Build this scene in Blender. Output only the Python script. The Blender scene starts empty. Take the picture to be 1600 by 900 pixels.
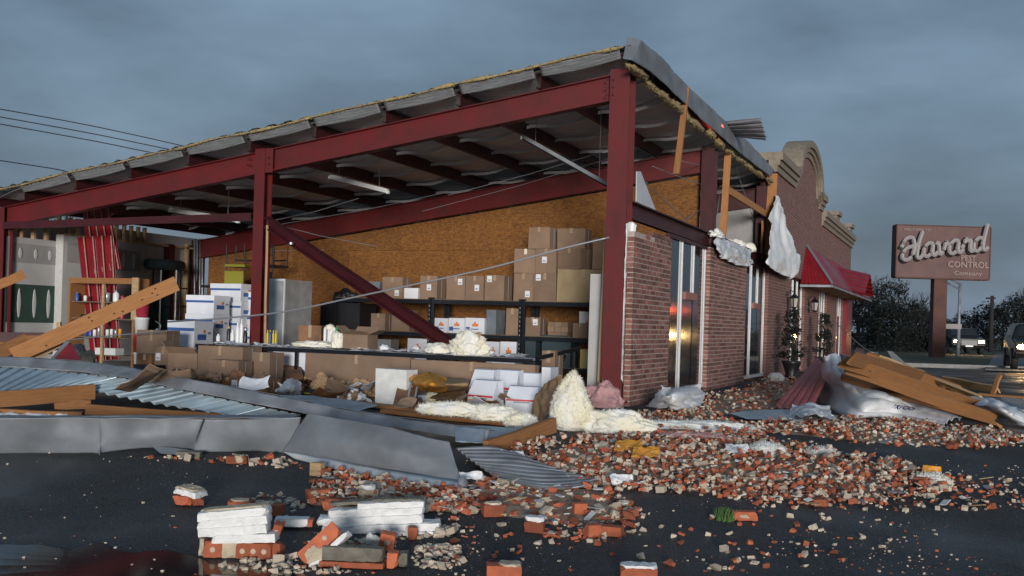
import bpy, bmesh, math, random
from mathutils import Vector, Matrix, noise as mn
random.seed(7)
rnd = random.random
def U(a, b): return a + (b - a) * random.random()
S = bpy.context.scene
COL = S.collection

# ---------------------------------------------------------------- camera
FPX, YAW, CX, CY, CZ, ROLL, HY = 1600.0, .4186, 4.1165, -12.889, 1.0456, .031, 504.6
FW = (-math.sin(YAW), math.cos(YAW)); RT = (math.cos(YAW), math.sin(YAW))
cam = bpy.data.cameras.new('camera'); camo = bpy.data.objects.new('camera', cam); COL.objects.link(camo)
cam.sensor_width = 36; cam.lens = 36 * FPX / 1600; cam.shift_y = (HY - 450) / 1600
cam.clip_start = .1; cam.clip_end = 2000
r0 = Vector((RT[0], RT[1], 0)); u0 = Vector((0, 0, 1)); b0 = Vector((-FW[0], -FW[1], 0))
r1 = math.cos(ROLL) * r0 + math.sin(ROLL) * u0; u1 = -math.sin(ROLL) * r0 + math.cos(ROLL) * u0
camo.matrix_world = Matrix(((r1.x, u1.x, b0.x, CX), (r1.y, u1.y, b0.y, CY), (r1.z, u1.z, b0.z, CZ), (0, 0, 0, 1)))
S.camera = camo

# ---------------------------------------------------------------- sky, sun, exposure
SUN_EL, SUN_AZ_DIR = math.radians(3.2), Vector((-.42, .91, 0)).normalized()   # the way the light travels
W = bpy.data.worlds.new('World'); S.world = W; W.use_nodes = True
wn = W.node_tree.nodes; wl = W.node_tree.links; wn.clear()
sky = wn.new('ShaderNodeTexSky'); sky.sky_type = 'NISHITA'; sky.sun_disc = False
sky.sun_elevation = SUN_EL; sky.sun_rotation = math.atan2(-SUN_AZ_DIR.x, -SUN_AZ_DIR.y)
tcw = wn.new('ShaderNodeTexCoord'); mpw = wn.new('ShaderNodeMapping'); mpw.inputs['Scale'].default_value = (1.2, 1.2, 3.2)
nzw = wn.new('ShaderNodeTexNoise'); nzw.inputs['Scale'].default_value = 2.2; nzw.inputs['Detail'].default_value = 5; nzw.inputs['Roughness'].default_value = .52
rpw = wn.new('ShaderNodeValToRGB')
rpw.color_ramp.elements[0].position = .34; rpw.color_ramp.elements[0].color = (.036, .056, .084, 1)
rpw.color_ramp.elements[1].position = .66; rpw.color_ramp.elements[1].color = (.086, .127, .177, 1)
sc = wn.new('ShaderNodeMixRGB'); sc.blend_type = 'MULTIPLY'; sc.inputs[0].default_value = 1; sc.inputs[2].default_value = (10, 10, 10, 1)
mixw = wn.new('ShaderNodeMixRGB'); mixw.inputs[0].default_value = .93
bg = wn.new('ShaderNodeBackground'); bg.inputs[1].default_value = .1; ow = wn.new('ShaderNodeOutputWorld')
wl.new(tcw.outputs['Generated'], mpw.inputs[0]); wl.new(mpw.outputs[0], nzw.inputs[0]); wl.new(nzw.outputs[0], rpw.inputs[0])
wl.new(rpw.outputs[0], sc.inputs[1]); wl.new(sky.outputs[0], mixw.inputs[1]); wl.new(sc.outputs[0], mixw.inputs[2])
wl.new(mixw.outputs[0], bg.inputs[0]); wl.new(bg.outputs[0], ow.inputs[0])
sun = bpy.data.lights.new('sun', 'SUN'); sun.energy = 1.35; sun.angle = math.radians(11); sun.color = (1, .96, .91)
suno = bpy.data.objects.new('sun', sun); COL.objects.link(suno)
sd = Vector((SUN_AZ_DIR.x * math.cos(SUN_EL), SUN_AZ_DIR.y * math.cos(SUN_EL), -math.sin(SUN_EL)))
suno.rotation_euler = sd.to_track_quat('-Z', 'Y').to_euler(); suno.location = (6, -30, 12)
vs = S.view_settings; vs.view_transform = 'Standard'; vs.look = 'None'; vs.gamma = 1; vs.use_curve_mapping = False; vs.exposure = 1.25

# ---------------------------------------------------------------- where things stand
def ray(px, py):
    xi = (px - 800) / FPX; yi = -(py - HY) / FPX
    x = xi * math.cos(ROLL) - yi * math.sin(ROLL); y = xi * math.sin(ROLL) + yi * math.cos(ROLL)
    return FW[0] + x * RT[0], FW[1] + x * RT[1], y
def dep(px, py, d):
    r = ray(px, py); return Vector((CX + d * r[0], CY + d * r[1], CZ + d * r[2]))
def onX(px, py, X): return dep(px, py, (X - CX) / ray(px, py)[0])
def onY(px, py, Y): return dep(px, py, (Y - CY) / ray(px, py)[1])
def onZ(px, py, Z): return dep(px, py, (Z - CZ) / ray(px, py)[2])
def gzd(d):
    t = min(1, max(0, (d - 5.2) / 5.3)); return -.33 * (1 - t * t * (3 - 2 * t))
def gz(x, y): return gzd((x - CX) * FW[0] + (y - CY) * FW[1])
def gnd(px, py, h=0):
    r = ray(px, py); d = 5.
    for i in range(50): d = .5 * d + .5 * (gzd(d) + h - CZ) / r[2]
    return dep(px, py, d)
FLOOR = .05

# ---------------------------------------------------------------- materials
MATS = {}
def mat(name, col, rough=.6, metal=0, var=.0, vscale=8, bump=0, bscale=40, spec=.5, col2=None, kind='noise', stretch=(1, 1, 1), coat=0, rnd_obj=0, detail=4, lo=.35, hi=.65, emit=0, sheen=0, rvar=0):
    m = bpy.data.materials.new(name); m.use_nodes = True; n = m.node_tree.nodes; l = m.node_tree.links
    b = n['Principled BSDF']; b.inputs['Roughness'].default_value = rough; b.inputs['Metallic'].default_value = metal
    b.inputs['Specular IOR Level'].default_value = spec
    b.inputs['Base Color'].default_value = (*col, 1)
    tc = n.new('ShaderNodeTexCoord'); mp = n.new('ShaderNodeMapping'); mp.inputs['Scale'].default_value = stretch
    l.new(tc.outputs['Object'], mp.inputs[0])
    oi = n.new('ShaderNodeObjectInfo')
    addv = n.new('ShaderNodeVectorMath'); addv.operation = 'ADD'; sv = n.new('ShaderNodeVectorMath'); sv.operation = 'SCALE'
    cv = n.new('ShaderNodeCombineXYZ'); l.new(oi.outputs['Random'], cv.inputs[0]); l.new(oi.outputs['Random'], cv.inputs[1])
    l.new(cv.outputs[0], sv.inputs[0]); sv.inputs['Scale'].default_value = 37
    l.new(mp.outputs[0], addv.inputs[0]); l.new(sv.outputs[0], addv.inputs[1])
    vec = addv.outputs[0]
    last = None
    if col2 is not None or var:
        c2 = col2 if col2 is not None else tuple(max(0, c * (1 - var)) for c in col)
        t = n.new('ShaderNodeTexVoronoi' if kind == 'voronoi' else 'ShaderNodeTexNoise'); t.inputs['Scale'].default_value = vscale
        if kind != 'voronoi': t.inputs['Detail'].default_value = detail
        l.new(vec, t.inputs['Vector'])
        rp = n.new('ShaderNodeValToRGB'); rp.color_ramp.elements[0].position = lo; rp.color_ramp.elements[1].position = hi
        rp.color_ramp.elements[0].color = (*col, 1); rp.color_ramp.elements[1].color = (*c2, 1)
        if kind == 'voronoi':
            sx = n.new('ShaderNodeSeparateColor'); l.new(t.outputs['Color'], sx.inputs[0]); l.new(sx.outputs[0], rp.inputs[0])
        else: l.new(t.outputs[0], rp.inputs[0])
        last = rp.outputs[0]
        if rvar:
            mr = n.new('ShaderNodeMapRange'); l.new(t.outputs[0], mr.inputs[0]); mr.inputs[1].default_value = lo; mr.inputs[2].default_value = hi
            mr.inputs[3].default_value = rough; mr.inputs[4].default_value = rough + rvar; l.new(mr.outputs[0], b.inputs['Roughness'])
    if rnd_obj:
        gi = n.new('ShaderNodeNewGeometry'); ad = n.new('ShaderNodeMath'); ad.operation = 'ADD'
        l.new(gi.outputs['Random Per Island'], ad.inputs[0]); l.new(oi.outputs['Random'], ad.inputs[1])
        fr = n.new('ShaderNodeMath'); fr.operation = 'FRACT'; l.new(ad.outputs[0], fr.inputs[0])
        mr = n.new('ShaderNodeMapRange'); l.new(fr.outputs[0], mr.inputs[0]); mr.inputs[3].default_value = 1 - rnd_obj; mr.inputs[4].default_value = 1 + rnd_obj
        hs = n.new('ShaderNodeHueSaturation'); l.new(mr.outputs[0], hs.inputs['Value'])
        hs.inputs['Color'].default_value = (*col, 1)
        if last: l.new(last, hs.inputs['Color'])
        last = hs.outputs[0]
    if last: l.new(last, b.inputs['Base Color'])
    if bump:
        t = n.new('ShaderNodeTexNoise'); t.inputs['Scale'].default_value = bscale; t.inputs['Detail'].default_value = 6; l.new(vec, t.inputs['Vector'])
        bp = n.new('ShaderNodeBump'); bp.inputs['Strength'].default_value = bump; bp.inputs['Distance'].default_value = .02
        l.new(t.outputs[0], bp.inputs['Height']); l.new(bp.outputs[0], b.inputs['Normal'])
    if emit:
        b.inputs['Emission Color'].default_value = (*col, 1); b.inputs['Emission Strength'].default_value = emit
    MATS[name] = m; return m
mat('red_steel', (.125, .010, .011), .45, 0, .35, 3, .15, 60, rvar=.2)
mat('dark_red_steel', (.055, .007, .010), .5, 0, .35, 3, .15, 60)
mat('red_sheet', (.22, .010, .016), .35, 0, .25, 4, .1, 30)
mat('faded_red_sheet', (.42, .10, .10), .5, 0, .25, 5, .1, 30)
mat('trim_grey', (.23, .25, .275), .6, .25, .35, 2.2, .12, 20, rvar=.2)
mat('galv', (.42, .47, .52), .35, .6, .3, 5, .08, 20, rvar=.2)
mat('galv_dull', (.28, .295, .32), .55, .3, .4, 4, .1, 25)
mat('galv_light', (.50, .53, .56), .6, .1, .25, 6)
mat('pale_blue_sheet', (.42, .53, .60), .4, .3, .25, 4, .08, 20)
mat('foil', (.88, .89, .90), .45, .0, .35, 3, .5, 9, stretch=(1, 14, 1))
mat('facing', (.22, .23, .24), .5, .1, .3, 5, .5, 9, stretch=(1, 14, 1))
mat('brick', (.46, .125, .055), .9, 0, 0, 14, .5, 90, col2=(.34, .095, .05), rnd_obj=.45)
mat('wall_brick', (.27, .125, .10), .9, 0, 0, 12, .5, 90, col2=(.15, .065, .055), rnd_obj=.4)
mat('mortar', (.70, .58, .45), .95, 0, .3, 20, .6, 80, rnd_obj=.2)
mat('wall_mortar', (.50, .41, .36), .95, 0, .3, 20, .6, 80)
mat('cream_mortar', (.60, .50, .36), .95, 0, .3, 16, .5, 70)
mat('white_paint', (.82, .81, .79), .6, 0, .12, 14, .4, 50)
mat('grey_mortar', (.22, .20, .16), .95, 0, .35, 14, .6, 70)
mat('lumber', (.36, .165, .058), .8, 0, 0, 5, .25, 30, col2=(.27, .115, .038), stretch=(.8, 22, 22), rnd_obj=.25, detail=8)
mat('knot', (.09, .035, .015), .8)
mat('pale_lumber', (.50, .34, .19), .75, 0, 0, 3, .2, 30, col2=(.38, .24, .12), stretch=(1.2, 14, 14), rnd_obj=.15)
mat('osb', (.225, .092, .017), .8, 0, 0, 24, .3, 60, col2=(.115, .042, .008), kind='voronoi', stretch=(1, 1, 2.2), lo=.05, hi=.95, rnd_obj=.1)
mat('cardboard', (.25, .165, .11), .85, 0, .16, 4, .1, 60, rnd_obj=.16)
mat('pale_cardboard', (.34, .255, .145), .85, 0, .2, 4, .1, 60)
mat('highlight_red', (.46, .26, .22), .5, 0, .3, 20)  # pale tone for the highlights painted on the red panel ribs
mat('wet_cardboard', (.25, .12, .055), .7, 0, .5, 4, .25, 30, rnd_obj=.15)
mat('tape', (.36, .26, .17), .35)
mat('paper', (.74, .75, .78), .7, 0, .08, 5)
mat('print_grey', (.25, .26, .30), .7)
mat('print_blue', (.04, .11, .32), .6)
mat('print_orange', (.70, .22, .05), .6)
mat('print_red', (.55, .06, .06), .6)
mat('white_carton', (.72, .74, .80), .65, 0, .08, 4, rnd_obj=.06)
mat('foam', (.74, .75, .72), .8, 0, .15, 9, .4, 70)
mat('insulation', (.80, .75, .58), 1, 0, 0, 5, .5, 60, col2=(.82, .81, .76))
mat('yellow_insulation', (.40, .30, .14), 1, 0, 0, 9, .8, 50, col2=(.24, .19, .10))
mat('pink_insulation', (.62, .36, .36), 1, 0, .25, 9, 1, 50)
mat('kraft', (.44, .28, .15), .75, 0, .35, 6, .4, 30)
mat('wrap', (.78, .78, .78), .5, 0, .1, 4, .2, 25)
mat('plastic_film', (.62, .64, .66), .3, 0, .2, 5, .4, 20)
mat('drywall', (.44, .43, .42), .9, 0, .12, 3, .05, 60)
mat('drywall_grey', (.30, .29, .285), .9, 0, .12, 4, .05, 60)
mat('green_board', (.030, .065, .050), .85, 0, .25, 4)
mat('joint_compound', (.50, .50, .48), .9, 0, .1, 10, .2, 40)
mat('vinyl', (.55, .56, .58), .5, 0, .15, 3, .5, 6)
mat('black_metal', (.012, .014, .020), .4, .2, .3, 6)
mat('black_plastic', (.015, .015, .018), .4)
mat('shelf_board', (.17, .12, .08), .8, 0, .3, 6)
mat('alu', (.66, .67, .68), .4, .2, .08, 3)
mat('glass', (.012, .013, .016), .10, 0, 0, spec=.9, bump=.03, bscale=2)
mat('clear_plastic', (.20, .23, .26), .15, 0, .3, 5)
mat('plate', (.30, .12, .10), .5, 0, .2, 10)
mat('stone', (.25, .205, .155), .85, 0, .25, 8, .3, 40)
mat('slab', (.42, .42, .41), .7, 0, .3, 2, .2, 40)
mat('steel_cabinet', (.50, .51, .51), .38, .5, .3, 5, .1, 8)
mat('yellow_plastic', (.55, .42, .02), .5); mat('olive', (.22, .21, .015), .5)
mat('blue_plastic', (.03, .10, .36), .4); mat('red_plastic', (.40, .03, .06), .4); mat('white_plastic', (.72, .72, .72), .4)
mat('green_plastic', (.05, .32, .12), .4); mat('purple_plastic', (.15, .10, .28), .4); mat('orange_paper', (.85, .36, .04), .6, 0, .3, 7, .2, 25)
mat('manila', (.66, .52, .20), .7, 0, .15, 6); mat('teal_dark', (.012, .040, .050), .7, 0, .4, 5); mat('dark_box', (.03, .05, .06), .6)
mat('wire', (.30, .31, .33), .4, .4); mat('dark_wire', (.02, .02, .022), .6)
mat('leaf_dark', (.007, .010, .007), .8, 0, .4, 3, rnd_obj=.3); mat('leaf', (.05, .11, .022), .7, rnd_obj=.3); mat('bark', (.020, .018, .018), .9)
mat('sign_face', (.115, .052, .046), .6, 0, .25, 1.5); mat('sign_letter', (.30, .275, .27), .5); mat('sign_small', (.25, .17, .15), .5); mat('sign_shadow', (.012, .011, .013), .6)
mat('rust_pole', (.09, .030, .022), .7, 0, .3, 2)
mat('car_paint', (.012, .012, .014), .3, .1); mat('tyre', (.015, .015, .015), .8); mat('lens', (1, .62, .25), .3, emit=90); mat('amber_lens', (1, .38, .10), .3, emit=14); mat('red_lens_and_glow', (.9, .03, .02), .3, emit=6)
mat('lantern_glass', (.42, .38, .34), .25); mat('road', (.085, .085, .09), .6, 0, .2, 2, .2, 60); mat('grass', (.030, .036, .013), .9, 0, 0, 3, .6, 30, col2=(.055, .055, .022)); mat('kerb', (.28, .27, .26), .9, 0, .2, 4)
mat('core_plug', (.60, .47, .34), .95, 0, .2, 30, .4, 90)
mat('pale_wood_sheet', (.42, .38, .33), .8, 0, .2, 4)
# asphalt: wet in places
m = mat('asphalt', (.036, .036, .036), .6, 0, 0, 110, .6, 120, col2=(.17, .165, .16), lo=.48, hi=.78, spec=.22, detail=2)
n = m.node_tree.nodes; l = m.node_tree.links; b = n['Principled BSDF']
t = n.new('ShaderNodeTexNoise'); t.inputs['Scale'].default_value = .55; t.inputs['Detail'].default_value = 5
tc = n.new('ShaderNodeTexCoord'); l.new(tc.outputs['Object'], t.inputs['Vector'])
mr = n.new('ShaderNodeMapRange'); l.new(t.outputs[0], mr.inputs[0]); mr.inputs[1].default_value = .40; mr.inputs[2].default_value = .60; mr.inputs[3].default_value = .38; mr.inputs[4].default_value = .85
l.new(mr.outputs[0], b.inputs['Roughness'])
bpn = [x for x in n if x.type == 'BUMP'][0]; mr2 = n.new('ShaderNodeMapRange'); l.new(t.outputs[0], mr2.inputs[0]); mr2.inputs[1].default_value = .40; mr2.inputs[2].default_value = .60; mr2.inputs[3].default_value = .06; mr2.inputs[4].default_value = .55; l.new(mr2.outputs[0], bpn.inputs['Strength'])
# brick texture for the far wall (pieces too small to tell apart)
m = mat('far_brick', (.2, .1, .08), .9); n = m.node_tree.nodes; l = m.node_tree.links; b = n['Principled BSDF']
tc = n.new('ShaderNodeTexCoord'); sx = n.new('ShaderNodeSeparateXYZ'); cb = n.new('ShaderNodeCombineXYZ'); bt = n.new('ShaderNodeTexBrick')
l.new(tc.outputs['Object'], sx.inputs[0]); l.new(sx.outputs[1], cb.inputs[0]); l.new(sx.outputs[2], cb.inputs[1]); l.new(cb.outputs[0], bt.inputs['Vector'])
bt.inputs['Scale'].default_value = 1; bt.inputs['Brick Width'].default_value = .213; bt.inputs['Row Height'].default_value = .0677; bt.inputs['Mortar Size'].default_value = .006
bt.inputs['Color1'].default_value = (.22, .09, .07, 1); bt.inputs['Color2'].default_value = (.13, .06, .05, 1); bt.inputs['Mortar'].default_value = (.26, .20, .18, 1)
bp = n.new('ShaderNodeBump'); bp.inputs['Strength'].default_value = .6; bp.inputs['Distance'].default_value = .008; bp.invert = True
l.new(bt.outputs['Color'], b.inputs['Base Color']); l.new(bt.outputs['Fac'], bp.inputs['Height']); l.new(bp.outputs[0], b.inputs['Normal'])

# ---------------------------------------------------------------- mesh helpers
def tag(o, label=None, cat=None, group=None, kind=None):
    if label: o['label'] = label
    if cat: o['category'] = cat
    if group: o['group'] = group
    if kind: o['kind'] = kind
    return o
def thing(name, label, cat, loc, group=None, rz=0):
    o = bpy.data.objects.new(name, None); COL.objects.link(o); o.location = loc; o.rotation_euler = (0, 0, rz); o.empty_display_size = .1
    return tag(o, label, cat, group)
def raw(name, V, Fc, m, smooth=False, mi=None, mats=None):
    me = bpy.data.meshes.new(name); me.from_pydata([tuple(v) for v in V], [], Fc)
    for k in (mats or [m]): me.materials.append(MATS[k])
    if mi: me.polygons.foreach_set('material_index', mi)
    if smooth: me.polygons.foreach_set('use_smooth', [True] * len(me.polygons))
    me.update(); return me
def link(name, me, parent=None, loc=(0, 0, 0), rot=None):
    o = bpy.data.objects.new(name, me); COL.objects.link(o); o.location = loc
    if rot is not None:
        if isinstance(rot, Matrix): o.rotation_euler = rot.to_euler()
        else: o.rotation_euler = rot
    if parent: o.parent = parent
    return o
def add(name, V, Fc, m, parent=None, smooth=False, mi=None, mats=None):
    """V in world coordinates; the object's origin goes to the foot of the shape"""
    V = [Vector(v) for v in V]
    c = Vector(((min(v.x for v in V) + max(v.x for v in V)) / 2, (min(v.y for v in V) + max(v.y for v in V)) / 2, min(v.z for v in V)))
    me = raw(name, [v - c for v in V], Fc, m, smooth, mi, mats)
    o = link(name, me, parent, c - (WL.get(parent.name, parent.location) if parent else Vector((0, 0, 0))))
    WL[o.name] = c; return o
WL = {}
BF = [(0, 3, 2, 1), (4, 5, 6, 7), (0, 1, 5, 4), (1, 2, 6, 5), (2, 3, 7, 6), (3, 0, 4, 7)]
def boxv(x0, x1, y0, y1, z0, z1): return [Vector(p) for p in ((x0, y0, z0), (x1, y0, z0), (x1, y1, z0), (x0, y1, z0), (x0, y0, z1), (x1, y0, z1), (x1, y1, z1), (x0, y1, z1))]
class MB:
    def __init__(s): s.V = []; s.F = []; s.mi = []
    def put(s, V, Fc, k=0):
        o = len(s.V); s.V += [Vector(v) for v in V]; s.F += [tuple(i + o for i in f) for f in Fc]; s.mi += [k] * len(Fc); return s
    def box(s, x0, x1, y0, y1, z0, z1, k=0): return s.put(boxv(x0, x1, y0, y1, z0, z1), BF, k)
    def prism(s, prof, p0, p1, up=(0, 0, 1), k=0): return s.put(*prism(prof, p0, p1, up), k)
    def tube(s, pts, r, n=6, k=0, taper=None): return s.put(*tube(pts, r, n, taper), k)
    def build(s, name, m, parent=None, smooth=False, mats=None): return add(name, s.V, s.F, m, parent, smooth, s.mi if mats else None, mats)
def frame(p0, p1, up):
    d = (Vector(p1) - Vector(p0)).normalized(); s = d.cross(Vector(up))
    if s.length < 1e-4: s = d.cross(Vector((0, 1, 0)))
    s.normalize(); return d, s, s.cross(d).normalized()
def prism(prof, p0, p1, up=(0, 0, 1)):
    d, s, u = frame(p0, p1, up); n = len(prof)
    V = [Vector(p) + s * a + u * b for p in (p0, p1) for a, b in prof]
    Fc = [(i, (i + 1) % n, n + (i + 1) % n, n + i) for i in range(n)] + [tuple(range(n - 1, -1, -1)), tuple(range(n, 2 * n))]
    return V, Fc
def tube(pts, r, n=6, taper=None):
    pts = [Vector(p) for p in pts]; V = []; Fc = []; N = len(pts)
    for i, p in enumerate(pts):
        d = (pts[min(i + 1, N - 1)] - pts[max(i - 1, 0)]).normalized(); a = Vector((0, 0, 1)) if abs(d.z) < .9 else Vector((1, 0, 0))
        s = d.cross(a).normalized(); u = s.cross(d); rr = r if taper is None else r + (taper - r) * i / (N - 1)
        V += [p + (s * math.cos(6.2832 * k / n) + u * math.sin(6.2832 * k / n)) * rr for k in range(n)]
    for i in range(N - 1): Fc += [(i * n + k, i * n + (k + 1) % n, (i + 1) * n + (k + 1) % n, (i + 1) * n + k) for k in range(n)]
    Fc += [tuple(range(n - 1, -1, -1)), tuple(range((N - 1) * n, N * n))]
    return V, Fc
def lathe(prof, c=(0, 0, 0), n=14):
    V = []; Fc = []
    for r, z in prof: V += [Vector((c[0] + r * math.cos(6.2832 * k / n), c[1] + r * math.sin(6.2832 * k / n), c[2] + z)) for k in range(n)]
    for i in range(len(prof) - 1): Fc += [(i * n + k, i * n + (k + 1) % n, (i + 1) * n + (k + 1) % n, (i + 1) * n + k) for k in range(n)]
    Fc += [tuple(range(n - 1, -1, -1)), tuple(range((len(prof) - 1) * n, len(prof) * n))]
    return V, Fc
def IB(w, h, tf=.014, tw=.01):   # an I section
    a, b = w / 2, h / 2
    return [(-a, -b), (a, -b), (a, -b + tf), (tw, -b + tf), (tw, b - tf), (a, b - tf), (a, b), (-a, b), (-a, b - tf), (-tw, b - tf), (-tw, -b + tf), (-a, -b + tf)]
def CS(w, h, t=.006): return [(0, 0), (w, 0), (w, .02), (w - t, .02), (w - t, t), (t, t), (t, h - t), (w - t, h - t), (w - t, h - .02), (w, h - .02), (w, h), (0, h)]   # a C section
def RC(w, h): return [(-w / 2, -h / 2), (w / 2, -h / 2), (w / 2, h / 2), (-w / 2, h / 2)]
def cr(p, t):   # Catmull-Rom through a list
    n = len(p) - 1; x = t * n; i = min(int(x), n - 1); u = x - i
    a, b, c, d = p[max(i - 1, 0)], p[i], p[i + 1], p[min(i + 2, n)]
    return .5 * ((2 * b) + (c - a) * u + (2 * a - 5 * b + 4 * c - d) * u * u + (3 * b - a - 3 * c + d) * u ** 3)
def lin(p, t):
    n = len(p) - 1; x = t * n; i = min(int(x), n - 1); return p[i].lerp(p[i + 1], x - i)
def psurf(ctrl, u, v, su=cr, sv=cr): return sv([su(row, u) for row in ctrl], v)
def patch(ctrl, nu, nv, disp=None, thick=.004, su=cr, sv=cr):
    ctrl = [[Vector(p) for p in row] for row in ctrl]
    G = [[psurf(ctrl, i / nu, j / nv, su, sv) for i in range(nu + 1)] for j in range(nv + 1)]
    N = [[None] * (nu + 1) for _ in range(nv + 1)]
    for j in range(nv + 1):
        for i in range(nu + 1):
            a = G[j][min(i + 1, nu)] - G[j][max(i - 1, 0)]; b = G[min(j + 1, nv)][i] - G[max(j - 1, 0)][i]
            q = a.cross(b); N[j][i] = q.normalized() if q.length > 1e-9 else Vector((0, 0, 1))
    P = [[G[j][i] + N[j][i] * (disp(i / nu, j / nv, G[j][i]) if disp else 0) for i in range(nu + 1)] for j in range(nv + 1)]
    w = nu + 1; V = [p for r in P for p in r]; K = len(V)
    V += [P[j][i] - N[j][i] * thick for j in range(nv + 1) for i in range(nu + 1)]
    Fc = []
    for j in range(nv):
        for i in range(nu):
            q = (j * w + i, j * w + i + 1, (j + 1) * w + i + 1, (j + 1) * w + i); Fc.append(q); Fc.append(tuple(K + k for k in reversed(q)))
    e = [(i, i + 1) for i in range(nu)] + [(nv * w + i + 1, nv * w + i) for i in range(nu)] + [((j + 1) * w, j * w) for j in range(nv)] + [(j * w + nu, (j + 1) * w + nu) for j in range(nv)]
    Fc += [(b, a, K + a, K + b) for a, b in e]
    return V, Fc
def rib(pitch, h, w=.35):   # trapezoid ribs along u
    def fn(x):
        q = (x / pitch) % 1.0; q = min(q, 1 - q) * 2
        return h * max(0, min(1, (w + .12 - q) / .12))
    return fn
def nz(p, s, seed=0): return mn.noise(Vector((p[0] * s + seed, p[1] * s - seed, p[2] * s + 2 * seed)))
def fbm(p, s, o=4, seed=0):
    r = 0; a = 1
    for k in range(o): r += a * nz(p, s * 2 ** k, seed + k); a *= .5
    return r
def crumple(amp, s, seed=0): return lambda u, v, p: amp * (abs(nz(p, s, seed)) * 1.6 - .4 + .5 * abs(nz(p, s * 2.3, seed + 5)) + .2 * nz(p, s * 6, seed))
ICO = {}
def ico(k):
    if k not in ICO:
        bm = bmesh.new(); bmesh.ops.create_icosphere(bm, subdivisions=k, radius=1); bm.verts.ensure_lookup_table()
        ICO[k] = ([v.co.copy() for v in bm.verts], [tuple(v.index for v in f.verts) for f in bm.faces]); bm.free()
    return ICO[k]
def blob(c, rx, ry, rz, rot=0, amp=.3, s=3, seed=0, k=5, tilt=0):
    """a lumpy fluffy mass that sits on z = c.z"""
    Vv, Fc = ico(k); out = []; M = Matrix.Rotation(rot, 3, 'Z') @ Matrix.Rotation(tilt, 3, 'Y')
    for v in Vv:
        d = 1 + amp * fbm(v, s * .6, 3, seed) + .12 * amp * 3 * abs(fbm(v, s * 5, 3, seed + 9))
        q = M @ Vector((v.x * rx * d, v.y * ry * d, v.z * rz * d))
        q.z = max(q.z, -rz * .35 + .015 * nz(v, 9, seed)); out.append(q + Vector((c[0], c[1], c[2] + rz * .35)))
    return out, Fc
def fuzz(V, Fc, n, L, seed=0):
    """loose fibres standing off a fluffy surface"""
    random.seed(seed); V = list(V); Fc = list(Fc); nf = len(Fc)
    for k in range(n):
        f = Fc[random.randrange(nf)]; a, b, c = V[f[0]], V[f[1]], V[f[2]]; q = (b - a).cross(c - a)
        if q.length < 1e-12: continue
        q.normalize(); p = (a + b + c) / 3; t = Vector((U(-1, 1), U(-1, 1), U(-1, 1))).normalized(); d = (q + t * .9).normalized() * U(.4, 1) * L; w = d.cross(t).normalized() * L * .07
        o = len(V); V += [p - w - q * .003, p + w - q * .003, p + d * .6 + t * L * .15 + w * .6, p + d + t * L * .3]; Fc.append((o, o + 1, o + 2, o + 3))
    return V, Fc
def beam(name, p0, p1, w, h, m='lumber', parent=None, roll=0, jag=.0, knots=0):
    """a board from p0 to p1, its own axis along local x so the grain follows it"""
    p0 = Vector(p0); p1 = Vector(p1); L = (p1 - p0).length; d, s, u = frame(p0, p1, (0, 0, 1))
    Rm = Matrix((d, -s, u)).transposed() @ Matrix.Rotation(roll, 3, 'X')
    V = []; Fc = []; n = 6
    for i in range(n + 1):
        x = L * i / n; by = .006 * math.sin(i * 1.3 + L * 7)
        for a, b in ((-1, -1), (1, -1), (1, 1), (-1, 1)):
            e = U(-jag, jag) if i in (0, n) else 0
            V.append(Vector((x + e, a * w / 2 + by, b * h / 2 + by * .5)))
    for i in range(n): Fc += [(i * 4 + k, i * 4 + (k + 1) % 4, i * 4 + 4 + (k + 1) % 4, i * 4 + 4 + k) for k in range(4)]
    Fc += [(3, 2, 1, 0), tuple(n * 4 + k for k in range(4))]
    o = link(name, raw(name, V, Fc, m), parent, p0 - (parent.location if parent else Vector((0, 0, 0))), Rm)
    for k in range(knots):
        kv, kf = lathe([(.011, -.001), (.011, .001)], n=8); x = U(.1, .9) * L; yy = U(-.3, .3) * h
        q = [Vector((x + v.x * 1.5, -w / 2 - .0015 + v.z + .006 * math.sin(x / L * 6 * 1.3 + L * 7), yy + v.y)) for v in kv]
        link('knot', raw('knot', q, kf, 'knot'), o)
    return o
def rv(q, amp): return Vector((U(-amp, amp), U(-amp, amp), U(-amp, amp))) + Vector(q)

# ================================================================ THE SETTING
def sheet(name, rs, fs, m, zf):
    V = []; Fc = []
    for f in fs:
        for r in rs:
            x = CX + RT[0] * r + FW[0] * f; y = CY + RT[1] * r + FW[1] * f; V.append(Vector((x, y, zf(f))))
    w = len(rs)
    for j in range(len(fs) - 1): Fc += [(j * w + i, j * w + i + 1, (j + 1) * w + i + 1, (j + 1) * w + i) for i in range(w - 1)]
    me = raw(name, V, Fc, m, True); o = link(name, me); return tag(o, kind='structure')
sheet('asphalt_lot', [-90, -40, -20, -10, 0, 10, 20, 40, 90], [-40, -10, 0, 4, 5.2] + [5.2 + .25 * k for k in range(1, 23)] + [12, 16, 22, 34], 'asphalt', gzd)
sheet('grass_ground', [-900, -300, -100, 0, 100, 300, 900], [33.98, 60, 120, 300, 1200], 'grass', lambda f: .06)
V, Fc = prism(RC(.16, .2), Vector((CX + RT[0] * -90 + FW[0] * 33.9, CY + RT[1] * -90 + FW[1] * 33.9, .03)), Vector((CX + RT[0] * 90 + FW[0] * 33.9, CY + RT[1] * 90 + FW[1] * 33.9, .03)))
tag(add('kerb', V, Fc, 'kerb'), kind='structure')
a, b_, c, d = [onZ(px, py, .075) for px, py in ((1540, 577), (1900, 590), (1960, 556), (1555, 552))]
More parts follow.
